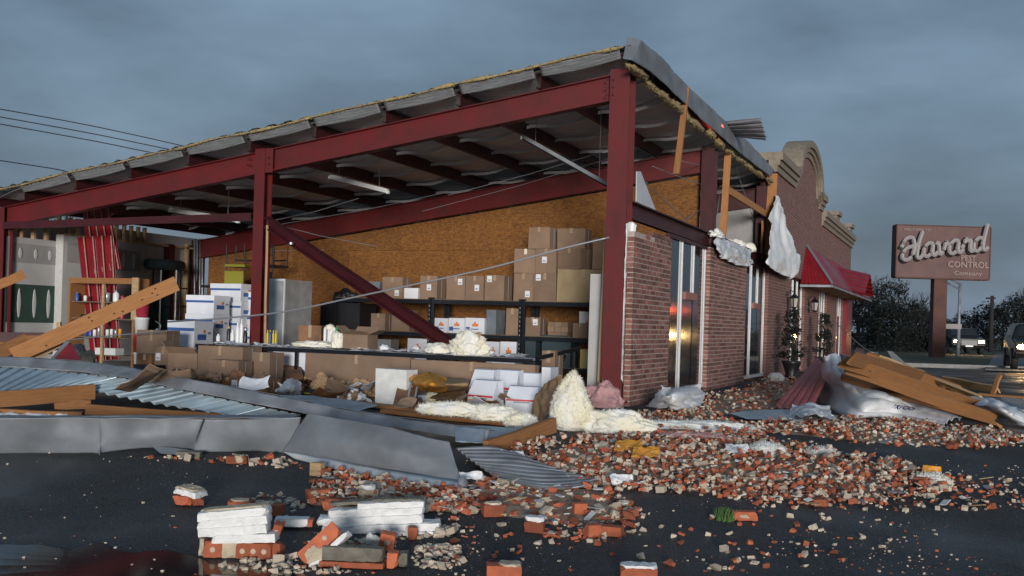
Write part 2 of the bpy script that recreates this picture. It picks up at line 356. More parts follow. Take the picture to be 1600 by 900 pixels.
tag(add('road', [a, b_, c, d] + [q - Vector((0, 0, .03)) for q in (a, b_, c, d)], [(0, 1, 2, 3), (0, 4, 5, 1), (1, 5, 6, 2), (2, 6, 7, 3), (3, 7, 4, 0)], 'road'), kind='structure')
mat('water', (.02, .02, .021), .07, 0, 0, spec=.5)
for nm_, pts in (('puddle', [(-60, 858), (20, 852), (90, 866), (150, 850), (210, 864), (270, 860), (330, 878), (430, 886), (480, 896), (480, 915), (300, 935), (-60, 935)]),):
    w_ = [gnd(*q) for q in pts]; w_ = [cr(w_ + [w_[0]], i / 60) for i in range(60)]; w_ = [p + Vector((nz(p, 5, 1), nz(p, 5, 4), 0)) * .10 + Vector((nz(p, 14, 1), nz(p, 14, 4), 0)) * .04 for p in w_]; cc_ = sum(w_, Vector()) / 60; zc_ = [Vector((p.x, p.y, gz(p.x, p.y) + .004)) for p in w_]; R_ = []
    for r_ in [(k + 1) / 12 for k in range(12)]: R_ += [Vector((cc_.x + (p.x - cc_.x) * r_, cc_.y + (p.y - cc_.y) * r_, 0)) for p in zc_]
    V = [Vector((p.x, p.y, gz(p.x, p.y) + .004)) for p in R_] + [Vector((cc_.x, cc_.y, gz(cc_.x, cc_.y) + .004))]
    tag(add(nm_, V, [(720, k, (k + 1) % 60) for k in range(60)] + [(r * 60 + k, r * 60 + (k + 1) % 60, (r + 1) * 60 + (k + 1) % 60, (r + 1) * 60 + k)[::-1] for r in range(11) for k in range(60)], 'water'), kind='structure')
mb = MB(); mb.box(-11.75, .0, -.08, 26.8, -.25, FLOOR); tag(mb.build('floor_slab', 'slab'), kind='structure')

# ================================================================ THE BUILDING
H, SL, FW2, FW3 = 4.39, .138, 5.0, 10.1
XL = -11.5
B = thing('steel_building', 'red steel framed building torn open by a storm, brick side wall and arched parapet', 'building', (0, 0, 0))
def rz_(x): return H - SL * abs(x)
# --- frames
def rafter(Y, dz, x1=-.24, x0=XL - .1, h=.34, m='red_steel'):
    V, Fc = prism(IB(.16, h), (x0, Y, rz_(x0) - h / 2 + dz), (x1, Y, rz_(x1) - h / 2 + dz)); return add('rafter', V, Fc, m, B)
def column(x, Y, z1, w=.24, d=.26, m='red_steel', z0=FLOOR):
    mb = MB(); mb.prism(IB(w, d, .014, .008), (x, Y, z0 + .02), (x, Y, z1), (0, 1, 0)); mb.box(x - w * .7, x + w * .7, Y - d * .65, Y + d * .65, z0 - .005, z0 + .02)
    o = mb.build('column', m, B); return o
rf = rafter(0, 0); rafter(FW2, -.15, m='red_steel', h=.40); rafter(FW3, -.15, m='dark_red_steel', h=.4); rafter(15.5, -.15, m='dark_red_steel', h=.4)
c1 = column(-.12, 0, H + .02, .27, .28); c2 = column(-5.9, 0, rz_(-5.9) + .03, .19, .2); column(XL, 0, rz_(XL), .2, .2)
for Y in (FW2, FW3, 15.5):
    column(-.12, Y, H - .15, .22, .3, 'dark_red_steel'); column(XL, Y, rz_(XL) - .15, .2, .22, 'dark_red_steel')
def bolts(xs, zs, Y, parent):
    for x in xs:
        for z in zs:
            V, Fc = lathe([(.014, 0), (.014, .012)], n=6); add('bolt', [Vector((x + v.x, Y - v.z, z + v.y)) for v in V], Fc, 'dark_red_steel', parent)
bolts((-.30, -.21), (4.07, 4.17, 4.27), -.155, c1); bolts((-6.12, -6.07, -5.72), (3.36, 3.46), -.115, c2)
# connection plates where the rafter meets the columns
for x, z in ((-5.9, rz_(-5.9) - .17),): 
    mb = MB(); mb.box(x + .1, x + .24, -.095, -.083, z - .17, z + .2); mb.build('splice_plate', 'red_steel', B)
# --- purlins
PX = [-.03 - 1.2 * k for k in range(10)] + [XL + .05]
for x in PX[1:]:
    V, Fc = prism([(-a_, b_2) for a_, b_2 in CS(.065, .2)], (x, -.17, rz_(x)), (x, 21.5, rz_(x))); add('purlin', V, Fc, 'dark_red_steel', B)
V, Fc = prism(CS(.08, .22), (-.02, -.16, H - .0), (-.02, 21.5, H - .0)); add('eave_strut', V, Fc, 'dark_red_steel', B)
# --- roof: insulation blankets draped over the purlins, metal above
for k in range(18):
    y0 = -.26 + 1.22 * k; nx = 66; ny = 7; V = []; Fc = []
    for j in range(ny + 1):
        v = j / ny; y = y0 + 1.22 * v
        for i in range(nx + 1):
            x = .02 - 11.75 * i / nx; q = ((-x - .03) / 1.2) % 1.0
            e = (2 * v - 1); z = rz_(x) + .215 - (.075 + .02 * nz((x, k, 0), .7)) * math.sin(math.pi * q) ** 2 * (.8 + .2 * e * e)
            z -= .022 * abs(e) ** 7 + .008 * nz((x * 1.2, y * 7, 0), 1)
            V.append(Vector((x, y - .0 + .0, z)))
    w = nx + 1; n0 = len(V); V += [p + Vector((0, 0, .02)) for p in V]
    for j in range(ny): 
        for i in range(nx):
            q = (j * w + i, j * w + i + 1, (j + 1) * w + i + 1, (j + 1) * w + i); Fc += [q, tuple(n0 + t_ for t_ in reversed(q))]
    add('roof_insulation', V, Fc, 'foil', B, True)
    # the lapped seam hanging as a thin tab
    if k:
        V, Fc = patch([[Vector((.0 - 11.7 * i / 30, y0, 0)) for i in range(31)], [Vector((.0 - 11.7 * i / 30, y0 - .012, -.055)) for i in range(31)]], 60, 1, thick=.004, su=lin, sv=lin)
        V = [Vector((p.x, p.y, p.z + rz_(p.x) + .168 - .078 * math.sin(math.pi * (((-p.x - .03) / 1.2) % 1)) ** 2)) for p in V]; add('seam_tab', V, Fc, 'white_plastic', B)
rib_ = rib(.3, .03)
V, Fc = patch([[(XL - .35, -.32, rz_(XL - .35) + .27), (.06, -.32, H + .27)], [(XL - .35, 21.6, rz_(XL - .35) + .27), (.06, 21.6, H + .27)]], 120, 1, lambda u, v, p: rib_(u * 11.9), .003, lin, lin)
V = [v for v in V]; add('roof_sheet', V, Fc, 'galv_dull', B)
# torn yellow insulation showing along the front roof edge
pts = []; N = 120
mb = MB()
for seg in range(1):
    V = []; Fc = []; n = 8
    for i in range(N + 1):
        x = XL - .3 + (11.78) * i / N; r = .008 + .036 * abs(fbm((x, 0, 0), 1.7, 3, 4)) + .012 * nz((x, 3, 0), 9); r = max(.004, r)
        for k in range(n):
            an = 6.2832 * k / n; q = 1 + .35 * nz((x * 7, k * 1.7, 0), 1, 3)
            V.append(Vector((x, -.36 + r * q * 1.2 * math.cos(an), rz_(x) + .245 + .03 * nz((x, 0, 5), 1.1) + r * q * math.sin(an))))
    for i in range(N): Fc += [(i * n + k, i * n + (k + 1) % n, (i + 1) * n + (k + 1) % n, (i + 1) * n + k) for k in range(n)]
    Fc += [tuple(range(n - 1, -1, -1)), tuple(range(N * n, N * n + n))]
    V, Fc = fuzz(V, [f for f in Fc if len(f) == 4], 9000, .026, 7)
    add('insulation_edge', V, Fc, 'yellow_insulation', B, True)
for k in range(9):
    xa, xb = PX[k] - .05, PX[k + 1] + .05; row = [Vector((xa + (xb - xa) * i / 8, -.335, 0)) for i in range(9)]
    V, Fc = patch([[p + Vector((0, 0, rz_(p.x) + .24)) for p in row], [p + Vector((0, .10, rz_(p.x) + .13 - .02 * math.sin(math.pi * i / 8))) for i, p in enumerate(row)]], 24, 10, lambda u, v, p: .003 * math.sin(v * 22 + 3 * nz(p, 1.5)) + .003 * nz(p, 6), .004, lin, lin); add('insulation_facing', V, Fc, 'facing', B, True)
# --- right side: girt, sill, torn eave trim
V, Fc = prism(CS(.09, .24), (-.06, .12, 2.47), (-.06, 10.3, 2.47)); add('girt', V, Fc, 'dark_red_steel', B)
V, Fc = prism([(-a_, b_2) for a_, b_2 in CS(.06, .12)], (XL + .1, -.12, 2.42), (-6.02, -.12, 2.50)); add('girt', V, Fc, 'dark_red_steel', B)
top = [(1001, 63), (1035, 92), (1072, 132), (1130, 186), (1180, 233), (1209, 266)]; bot = [(986, 94), (1022, 116), (1060, 152), (1120, 208), (1172, 252), (1205, 276)]
V, Fc = patch([[onX(*p, .13) for p in top], [onX(*p, .15) for p in bot]], 60, 6, lambda u, v, p: .02 * nz(p, 2, 3) + .01 * nz(p, 7), .004); et = add('eave_trim', V, Fc, 'trim_grey', B, True)
p1, p2 = onX(1001, 63, .126), onX(986, 94, .146); q1 = p1 + Vector((-.17, -.05, .05)); q2 = p2 + Vector((-.10, -.02, .02))
V, Fc = patch([[q1, p1], [q2, p2]], 4, 4, None, .004); add('trim_return', V, Fc, 'trim_grey', B)
for i in range(13):
    t_ = i / 12; p = lin([onX(*p, .10) for p in ((995, 104), (1045, 150), (1085, 185), (1130, 222), (1165, 252), (1203, 276))], t_)
    V, Fc = blob(p + Vector((U(-.02, .03), 0, -.10)), U(.03, .05), U(.16, .38), U(.035, .075), 0, .8, 4, i * 3, 4); V, Fc = fuzz(V, Fc, 1400, .03, i); add('insulation_clump', V, Fc, 'yellow_insulation', B, True)
rb = rib(.16, .03); p = [onX(1132, 192, .1), onX(1188, 186, .75), onX(1197, 219, .8), onX(1150, 214, .15)]
V, Fc = patch([[p[0], p[1]], [p[3], p[2]]], 8, 48, lambda u, v, q: rb(v * .75), .004, lin, lin); add('torn_roof_sheet', V, Fc, 'galv_dull', B)
V, Fc = blob(onX(1127, 196, .12) + Vector((0, 0, -.05)), .03, .09, .06, 0, .3, 4, 2, 3); o_ = add('red_glow_spot', V, Fc, 'red_lens_and_glow', B, True)  # no lamp: self-glowing blob imitates red emergency light caught on the eave
for (a, c, X, w, h) in (((1073, 137), (1057, 272), .12, .04, .09), ((1138, 236), (1129, 372), .05, .04, .12), ((1208, 272), (1200, 402), .06, .05, .2)):
    beam('stud', onX(*c, X), onX(*a, X), w, h, 'lumber', B, roll=1.57)
beam('stud', onX(1138, 297, .0), onX(1196, 334, .0), .04, .14, 'lumber', B); beam('stud', onX(1192, 345, -.02), onX(1190, 404, -.02), .04, .09, 'lumber', B)
for a, c in (((1060, 250), (1118, 258)), ((1120, 300), (1110, 358)), ((1125, 300), (1112, 358)), ((1020, 260), (1140, 300)), ((1145, 250), (1195, 395)), ((1010, 285), (1075, 345)), ((1070, 345), (1115, 300))):
    V, Fc = tube([onX(*a, -.3), onX((a[0] + c[0]) / 2 + 2, (a[1] + c[1]) / 2 + 4, -.3), onX(*c, -.3)], .008, 5); add('sag_rod', V, Fc, 'wire', B)
V, Fc = patch([[onX(994, 268, -.05), onX(1000, 268, -.05)], [onX(993, 315, -.05), onX(1024, 330, -.05)]], 8, 8, None, .012, lin, lin); add('torn_panel', V, Fc, 'vinyl', B)
# hanging torn house wrap below the parapet
ctl = [[onX(1211, 305, .16), onX(1216, 306, .2)], [onX(1205, 345, .25), onX(1228, 345, .2)], [onX(1201, 385, .35), onX(1242, 385, .3)], [onX(1199, 412, .45), onX(1252, 412, .35)], [onX(1212, 424, .4), onX(1238, 436, .35)]]
V, Fc = patch(ctl, 26, 40, crumple(.10, 1.6, 2), .006); tag(add('house_wrap', V, Fc, 'wrap', None, True), 'white house wrap hanging in a torn flap from the end of the brick parapet', 'house wrap')
ctl = [[onX(1118, 372, .12), onX(1145, 378, .14), onX(1172, 390, .12)], [onX(1120, 388, .2), onX(1148, 396, .22), onX(1176, 408, .2)], [onX(1126, 400, .22), onX(1152, 414, .22), onX(1172, 416, .2)]]
V, Fc = patch(ctl, 40, 24, crumple(.09, 5, 8), .006); tag(add('house_wrap', V, Fc, 'plastic_film', None, True), 'shredded white wrap snagged along the girt above the brick wall', 'house wrap')
V, Fc = blob(onX(1120, 372, .05), .10, .35, .10, 0, .5, 4, 8, 4); tag(add('insulation_tuft', V, Fc, 'foam', None, True), 'grey white insulation tuft caught on the girt beside the window', 'insulation')
for px, py in ((1148, 384), (1166, 390)):
    V, Fc = blob(onX(px, py + 4, -.1), .2, .2, .14, 0, .4, 3, px, 3); tag(add('insulation_tuft', V, Fc, 'insulation', None, True), 'pale insulation lump perched on the girt above the shredded wrap', 'insulation', 'lumps on the girt')

# --- brick side wall
BL, BH, CP = .200, .053, .0677
NB = 35
def brick_mesh(name, L, m, D=.09, Hh=BH, seed=0):
    random.seed(seed); V = [v + Vector((U(-.003, .003), U(-.003, .003), U(-.002, .002))) for v in boxv(-D / 2, D / 2, -L / 2, L / 2, 0, Hh)]; return raw(name, V, BF, m)
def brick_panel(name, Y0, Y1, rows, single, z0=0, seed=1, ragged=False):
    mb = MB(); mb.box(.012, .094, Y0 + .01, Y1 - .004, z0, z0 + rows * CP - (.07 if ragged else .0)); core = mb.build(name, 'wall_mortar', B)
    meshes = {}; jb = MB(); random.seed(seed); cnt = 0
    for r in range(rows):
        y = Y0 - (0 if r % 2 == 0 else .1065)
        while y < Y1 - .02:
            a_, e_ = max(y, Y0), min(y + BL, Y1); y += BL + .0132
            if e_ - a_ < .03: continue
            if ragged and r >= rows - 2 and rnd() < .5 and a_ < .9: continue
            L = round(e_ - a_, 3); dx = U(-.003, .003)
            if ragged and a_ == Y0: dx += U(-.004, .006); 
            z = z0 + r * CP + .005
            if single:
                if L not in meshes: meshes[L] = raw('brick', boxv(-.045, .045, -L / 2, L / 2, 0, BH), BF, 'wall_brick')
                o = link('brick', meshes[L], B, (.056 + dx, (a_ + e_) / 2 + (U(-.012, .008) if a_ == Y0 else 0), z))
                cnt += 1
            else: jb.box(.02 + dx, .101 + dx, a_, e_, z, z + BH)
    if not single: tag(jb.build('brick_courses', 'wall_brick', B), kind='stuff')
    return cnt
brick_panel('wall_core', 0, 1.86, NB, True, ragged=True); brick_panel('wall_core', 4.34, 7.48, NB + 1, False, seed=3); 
V, Fc = patch([[onX(979, 350, .0), onX(988, 347, .02), onX(996, 352, .1)], [onX(977, 430, -.03), onX(984, 430, -.01), onX(986, 432, .0)], [onX(972, 520, -.05), onX(983, 520, -.01), onX(985, 520, .0)], [onX(970, 580, -.05), onX(984, 560, -.01), onX(985, 560, .0)], [onX(975, 600, -.03), onX(978, 600, -.01), onX(979, 600, .0)]], 10, 60, crumple(.02, 7, 3), .006)
V = [v - Vector((0, .03, 0)) for v in V]; add('torn_wrap_edge', V, Fc, 'wrap', B, True)
# far wall and parapet as one brick outline
def arc(c, rx, rz2, a0, a1, n): return [(c[0] + rx * math.cos(math.radians(a0 + (a1 - a0) * i / n)), c[1] + rz2 * math.sin(math.radians(a0 + (a1 - a0) * i / n))) for i in range(n + 1)]
top = [(10.42, 4.98), (12.9, 4.98), (13.3, 5.12)] + arc((15.3, 5.12), 2.0, .92, 172, 8, 20) + [(17.3, 5.12), (17.7, 4.98), (18.35, 4.98), (18.35, 4.58), (26.8, 4.58)]
prof = [(10.42, 2.72)] + top + [(26.8, 2.72)]
n = len(prof); V = [Vector((X, y, z)) for X in (.1, -.25) for y, z in prof]
add('parapet', V, [tuple(range(n)), tuple(range(2 * n - 1, n - 1, -1))] + [(i, n + i, n + (i + 1) % n, (i + 1) % n) for i in range(n)], 'far_brick', B)
WIN = [(1.87, 4.33), (7.49, 9.9), (13.02, 15.4), (18.37, 20.16), (22.82, 24.6)]
for (a, c, z) in ((9.91, 13.01, 2.72), (15.41, 18.36, 2.72), (20.17, 22.81, 2.72), (24.61, 25.1, 2.72)):
    mb = MB(); mb.box(-.1, .1, a, c, 0, z if a > 10.42 else 2.45); mb.build('wall', 'far_brick', B)
mb = MB(); mb.box(-.1, .098, 10.43, 26.79, 2.42, 2.722); mb.build('lintel', 'far_brick', B)
mb = MB(); mb.box(-.1, .2, 25.1, 26.8, 0, 2.4); mb.build('red_lit_pillar', 'red_sheet', B)  # tail light glow put into the pillar's colour as plain red
def sweep(pts, offs, X0, X1, name):
    # a band below an outline in the wall plane
    nrm = []
    for i in range(len(pts)):
        a_ = Vector(pts[max(i - 1, 0)]); c_ = Vector(pts[min(i + 1, len(pts) - 1)]); d_ = (c_ - a_).normalized(); nrm.append(Vector((d_.y, -d_.x)))
    V = []; Fc = []
    for i, p in enumerate(pts):
        for (o_, X) in ((offs[0], X0), (offs[0], X1), (offs[1], X1), (offs[1], X0)):
            q = Vector(p) + nrm[i] * o_; V.append(Vector((X, q.x, q.y)))
    for i in range(len(pts) - 1): Fc += [(i * 4 + k, i * 4 + (k + 1) % 4, i * 4 + 4 + (k + 1) % 4, i * 4 + 4 + k) for k in range(4)]
    Fc += [(3, 2, 1, 0), tuple((len(pts) - 1) * 4 + k for k in range(4))]
    add(name, V, Fc, 'stone', B)
archp = [(13.0, 4.98), (13.3, 5.12)] + arc((15.3, 5.12), 2.0, .92, 172, 8, 24) + [(17.3, 5.12), (17.6, 4.98)]
for pts in ([(10.3, 4.98), (13.0, 4.98)], archp, [(17.6, 4.98), (18.45, 4.98)], [(18.36, 4.58), (26.9, 4.58)]):
    sweep(pts, (-.06, .12), -.3, .26, 'cornice'); sweep(pts, (.121, .24), -.05, .2, 'cornice'); sweep(pts, (.241, .38), -.02, .15, 'cornice')
for Y in (21.6, 25.6):
    mb = MB(); mb.box(-.25, .2, Y - .35, Y + .35, 4.641, 4.82); mb.box(-.32, .27, Y - .45, Y + .45, 4.82, 4.95); mb.build('pedestal', 'stone', B)
# --- windows
for wi, (a, c) in enumerate(WIN):
    w = c - a; z0, z1 = .06, 2.45 if a < 10 else 2.418; root = None
    mb = MB(); mb.box(-.02, .03, a, c, 0, .06); fr = mb.build('window', 'dark_red_steel', B)
    mb = MB(); mb.box(-.01, .05, a + .01, c - .01, z1 - .06, z1); mb.build('top_rail', 'dark_red_steel', fr); mb = MB(); mb.box(-.01, .05, a + .01, c - .01, .061, .12); mb.build('bottom_rail', 'alu', fr)
    ys = [a + .02, a + .36 * w, a + .66 * w, c - .06]
    for k, y in enumerate(ys):
        zb = 1.62 if k == 2 else .12
        mb = MB(); mb.box(-.005, .03, y + .01, y + .042, zb, z1 - .061); 
        if k: mb.box(-.005, .018, y - .12, y - .09, zb, z1 - .061)
        mb.build('mullion', 'alu', fr)
    for k in range(3):
        y0_, y1_ = ys[k] + .05, ys[k + 1]; off = U(-.0025, .0025)
        V = [Vector((.012 + off, y0_, .12)), Vector((.012 - off, y1_, .12)), Vector((.012 - off, y1_, z1 - .06)), Vector((.012 + off, y0_, z1 - .06))]
        V += [v - Vector((.006, 0, 0)) for v in V]; add('pane', V, [(0, 1, 2, 3), (7, 6, 5, 4), (0, 4, 5, 1), (1, 5, 6, 2), (2, 6, 7, 3), (3, 7, 4, 0)], 'glass', fr)
    if wi < 2:
        mb = MB(); mb.box(.0, .065, a + .42 * w, a + .72 * w, 1.50, 1.62); mb.build('door_plate', 'plate', fr)
# dark room lining behind the windows (partition of the side rooms)
mb = MB(); mb.box(-2.4, -2.32, FW2 + .2, 26.5, FLOOR, 2.6); mb.build('inner_partition', 'drywall', B)
mb = MB(); mb.box(XL, -.3, 26.5, 26.7, FLOOR, 3.0); mb.build('end_wall', 'drywall', B)
mb = MB(); mb.box(-2.3, -.2, 10.2, 10.28, FLOOR, 4.2); mb.build('cross_wall', 'drywall_grey', B)
mb = MB(); mb.box(-2.3, -.2, FW2 + .2, 10.2, 2.44, 2.465); mb.build('ceiling_board', 'drywall_grey', B)
# --- awning
Aw = onZ(1300, 444, 2.30); Bw = onZ(1360, 468, 2.30); AX = Aw.x
ar = rib(.3, .03, .2)
N0 = Vector((.1, Aw.y - .05, 2.3)); T0 = Vector((.1, Aw.y + .85, 3.34)); T1 = Vector((.1, Bw.y - .8, 3.34)); N1 = Vector((.1, Bw.y, 2.3)); A1 = Vector((AX, Aw.y, 2.3)); B1 = Vector((AX, Bw.y, 2.3))
V, Fc = patch([[T0, T0 + Vector((.01, .01, 0))], [N0, A1]], 40, 6, lambda u, v, p: rb(u * .95 * 1.4) * .6 * v, .01, lin, lin); add('awning_end', V, Fc, 'red_sheet', B)
V, Fc = patch([[T0, T1], [A1, B1]], 120, 4, lambda u, v, p: ar(u * (Bw.y - Aw.y)), .01, lin, lin); add('awning_roof', V, Fc, 'red_sheet', B)
V, Fc = patch([[T1, T1 + Vector((.01, -.01, 0))], [B1, N1]], 8, 4, None, .01, lin, lin); add('awning_end', V, Fc, 'red_sheet', B)
V, Fc = tube([T0 + Vector((.02, 0, .03)), A1 + Vector((0, 0, .03))], .035, 6); add('hip_trim', V, Fc, 'trim_grey', B)
mb = MB(); mb.prism(RC(.04, .06), A1 + Vector((0, 0, -.05)), B1 + Vector((0, 0, -.05))); mb.prism(RC(.04, .06), N0 + Vector((0, 0, -.05)), A1 + Vector((-.03, 0, -.05))); mb.build('awning_fascia', 'galv_dull', B)
mb = MB(); mb.box(.11, AX - .03, Aw.y, Bw.y, 2.26, 2.28); mb.build('awning_soffit', 'pale_lumber', B)
gm = Vector((AX + .12, Aw.y + 4.2, 2.3)); ym = (Aw.y + Bw.y) / 2 + 1
V, Fc = patch([[Vector((.2, ym, 3.2)), Vector((AX + .35, ym, 2.95))], [Vector((.2, ym - 1.6, 2.5)), Vector((AX + .35, ym - 1.6, 2.28))]], 4, 30, lambda u, v, p: ar(v * 1.6), .01, lin, lin); add('awning_gable', V, Fc, 'red_sheet', B)
V, Fc = patch([[Vector((AX + .35, ym, 2.95)), Vector((.2, ym, 3.2))], [Vector((AX + .35, ym + 1.6, 2.28)), Vector((.2, ym + 1.6, 2.5))]], 4, 30, lambda u, v, p: ar(v * 1.6), .01, lin, lin); add('awning_gable', V, Fc, 'red_sheet', B)
# --- OSB back wall
for k in range(9):
    x1_ = -.3 - 1.222 * k; x0_ = max(x1_ - 1.218, XL + .12)
    if x1_ - x0_ < .1: break
    tz = lambda x: rz_(x) - .15 - .42
    mb = MB(); mb.box(x0_, x1_, FW2 + .105, FW2 + .12, FLOOR + .01, 2.44); mb.build('osb_panel', 'osb', B)
    V = [Vector((x0_, FW2 + .1, 2.444)), Vector((x1_, FW2 + .1, 2.444)), Vector((x1_, FW2 + .1, max(2.5, tz(x1_)))), Vector((x0_, FW2 + .1, max(2.5, tz(x0_))))]
    V += [v + Vector((0, .015, 0)) for v in V]; add('osb_panel', V, [(0, 1, 2, 3), (7, 6, 5, 4), (0, 4, 5, 1), (1, 5, 6, 2), (2, 6, 7, 3), (3, 7, 4, 0)], 'osb', B)
# --- left wall: drywall, studs, white vinyl-faced insulation
mb = MB(); mb.box(XL - .16, XL - .14, -.05, FW2 + .1, FLOOR, rz_(XL) - .1); mb.build('left_wall', 'vinyl', B)
def lw(px, py, X=XL): p = onX(px, py, X); return p
def sheet_px(name, x0p, x1p, zt, zb, X, m, par=B, th=.014):
    y0_, y1_ = onX(x0p, 450, X).y, onX(x1p, 450, X).y; mb = MB(); mb.box(X - th, X, y0_, y1_, zb, zt); return mb.build(name, m, par)
d1 = sheet_px('drywall_sheet', 8, 91, 2.31, FLOOR, XL + .03, 'drywall'); d2 = sheet_px('drywall_sheet', 97, 229, 2.42, FLOOR, XL + .22, 'drywall')
mb = MB(); yy = onX(97, 450, XL + .22).y; mb.box(XL + .03, XL + .205, yy, yy + .014, FLOOR, 2.43); mb.build('drywall_return', 'joint_compound', B)
for (x0p, x1p, z1_, z0_, X, m, par) in ((10, 90, 2.2, 1.86, XL + .036, 'drywall_grey', d1), (10, 90, 1.47, .78, XL + .036, 'green_board', d1), (10, 90, .46, .2, XL + .036, 'green_board', d1), (103, 126, 2.3, 1.92, XL + .226, 'drywall_grey', d2), (184, 219, 2.26, 1.84, XL + .226, 'drywall_grey', d2), (184, 219, 1.5, 1.2, XL + .226, 'drywall_grey', d2)):
    sheet_px('board_face', x0p, x1p, z1_, z0_, X, m, par, .004)
for zc, hh in ((2.03, .2), (1.13, .56), (.33, .16)):
    for px in (28, 52, 74):
        y = onX(px, 450, XL).y; V, Fc = ico(2); add('compound_stripe', [Vector((XL + .041 + v.x * .004, y + v.y * .045, zc + v.z * hh / 2)) for v in V], Fc, 'joint_compound', d1, True)
for px in (191, 207):
    y = onX(px, 450, XL + .22).y; V, Fc = ico(2); add('compound_stripe', [Vector((XL + .23 + v.x * .004, y + v.y * .05, 2.05 + v.z * .16)) for v in V], Fc, 'joint_compound', d2, True)
for px in list(range(12, 96, 20)) + [108, 121, 182, 194, 205, 216, 226]:
    y = onX(px, 360, XL).y; mb = MB(); mb.box(XL - .06, XL + .02, y, y + .04, 2.3, rz_(XL) - .02); mb.build('stud', 'pale_lumber', B)
for px in (290, 316): 
    y = onX(px, 420, XL).y; mb = MB(); mb.box(XL - .06, XL + .03, y, y + .05, FLOOR, 2.55); mb.build('stud', 'pale_lumber', B)
mb = MB(); yy2 = onX(330, 378, XL).y; mb.box(XL - .06, XL + .03, onX(100, 360, XL).y, yy2, 2.44, 2.48); mb.build('top_plate', 'pale_lumber', B)
mb = MB(); y = onX(265, 420, XL).y; mb.box(XL - .1, XL + .06, y - .08, y + .08, FLOOR, 2.5); mb.build('column', 'dark_red_steel', B)
for px in (306, 310, 314, 318): V, Fc = tube([lw(px - 2, 373, XL + .07) , lw(px - 2, 460, XL + .07), Vector((XL + .07, lw(px - 2, 460, XL + .07).y, FLOOR))], .022, 8); add('conduit', V, Fc, 'galv', B, True)
# corner wood stud by the brick column, inside
beam('stud', (-.34, .1, FLOOR), (-.30, .1, 2.45), .04, .09, 'pale_lumber', B); 
mb = MB(); mb.box(-.62, -.46, .35, .39, FLOOR, 1.75); mb.build('door_jamb', 'drywall', B)

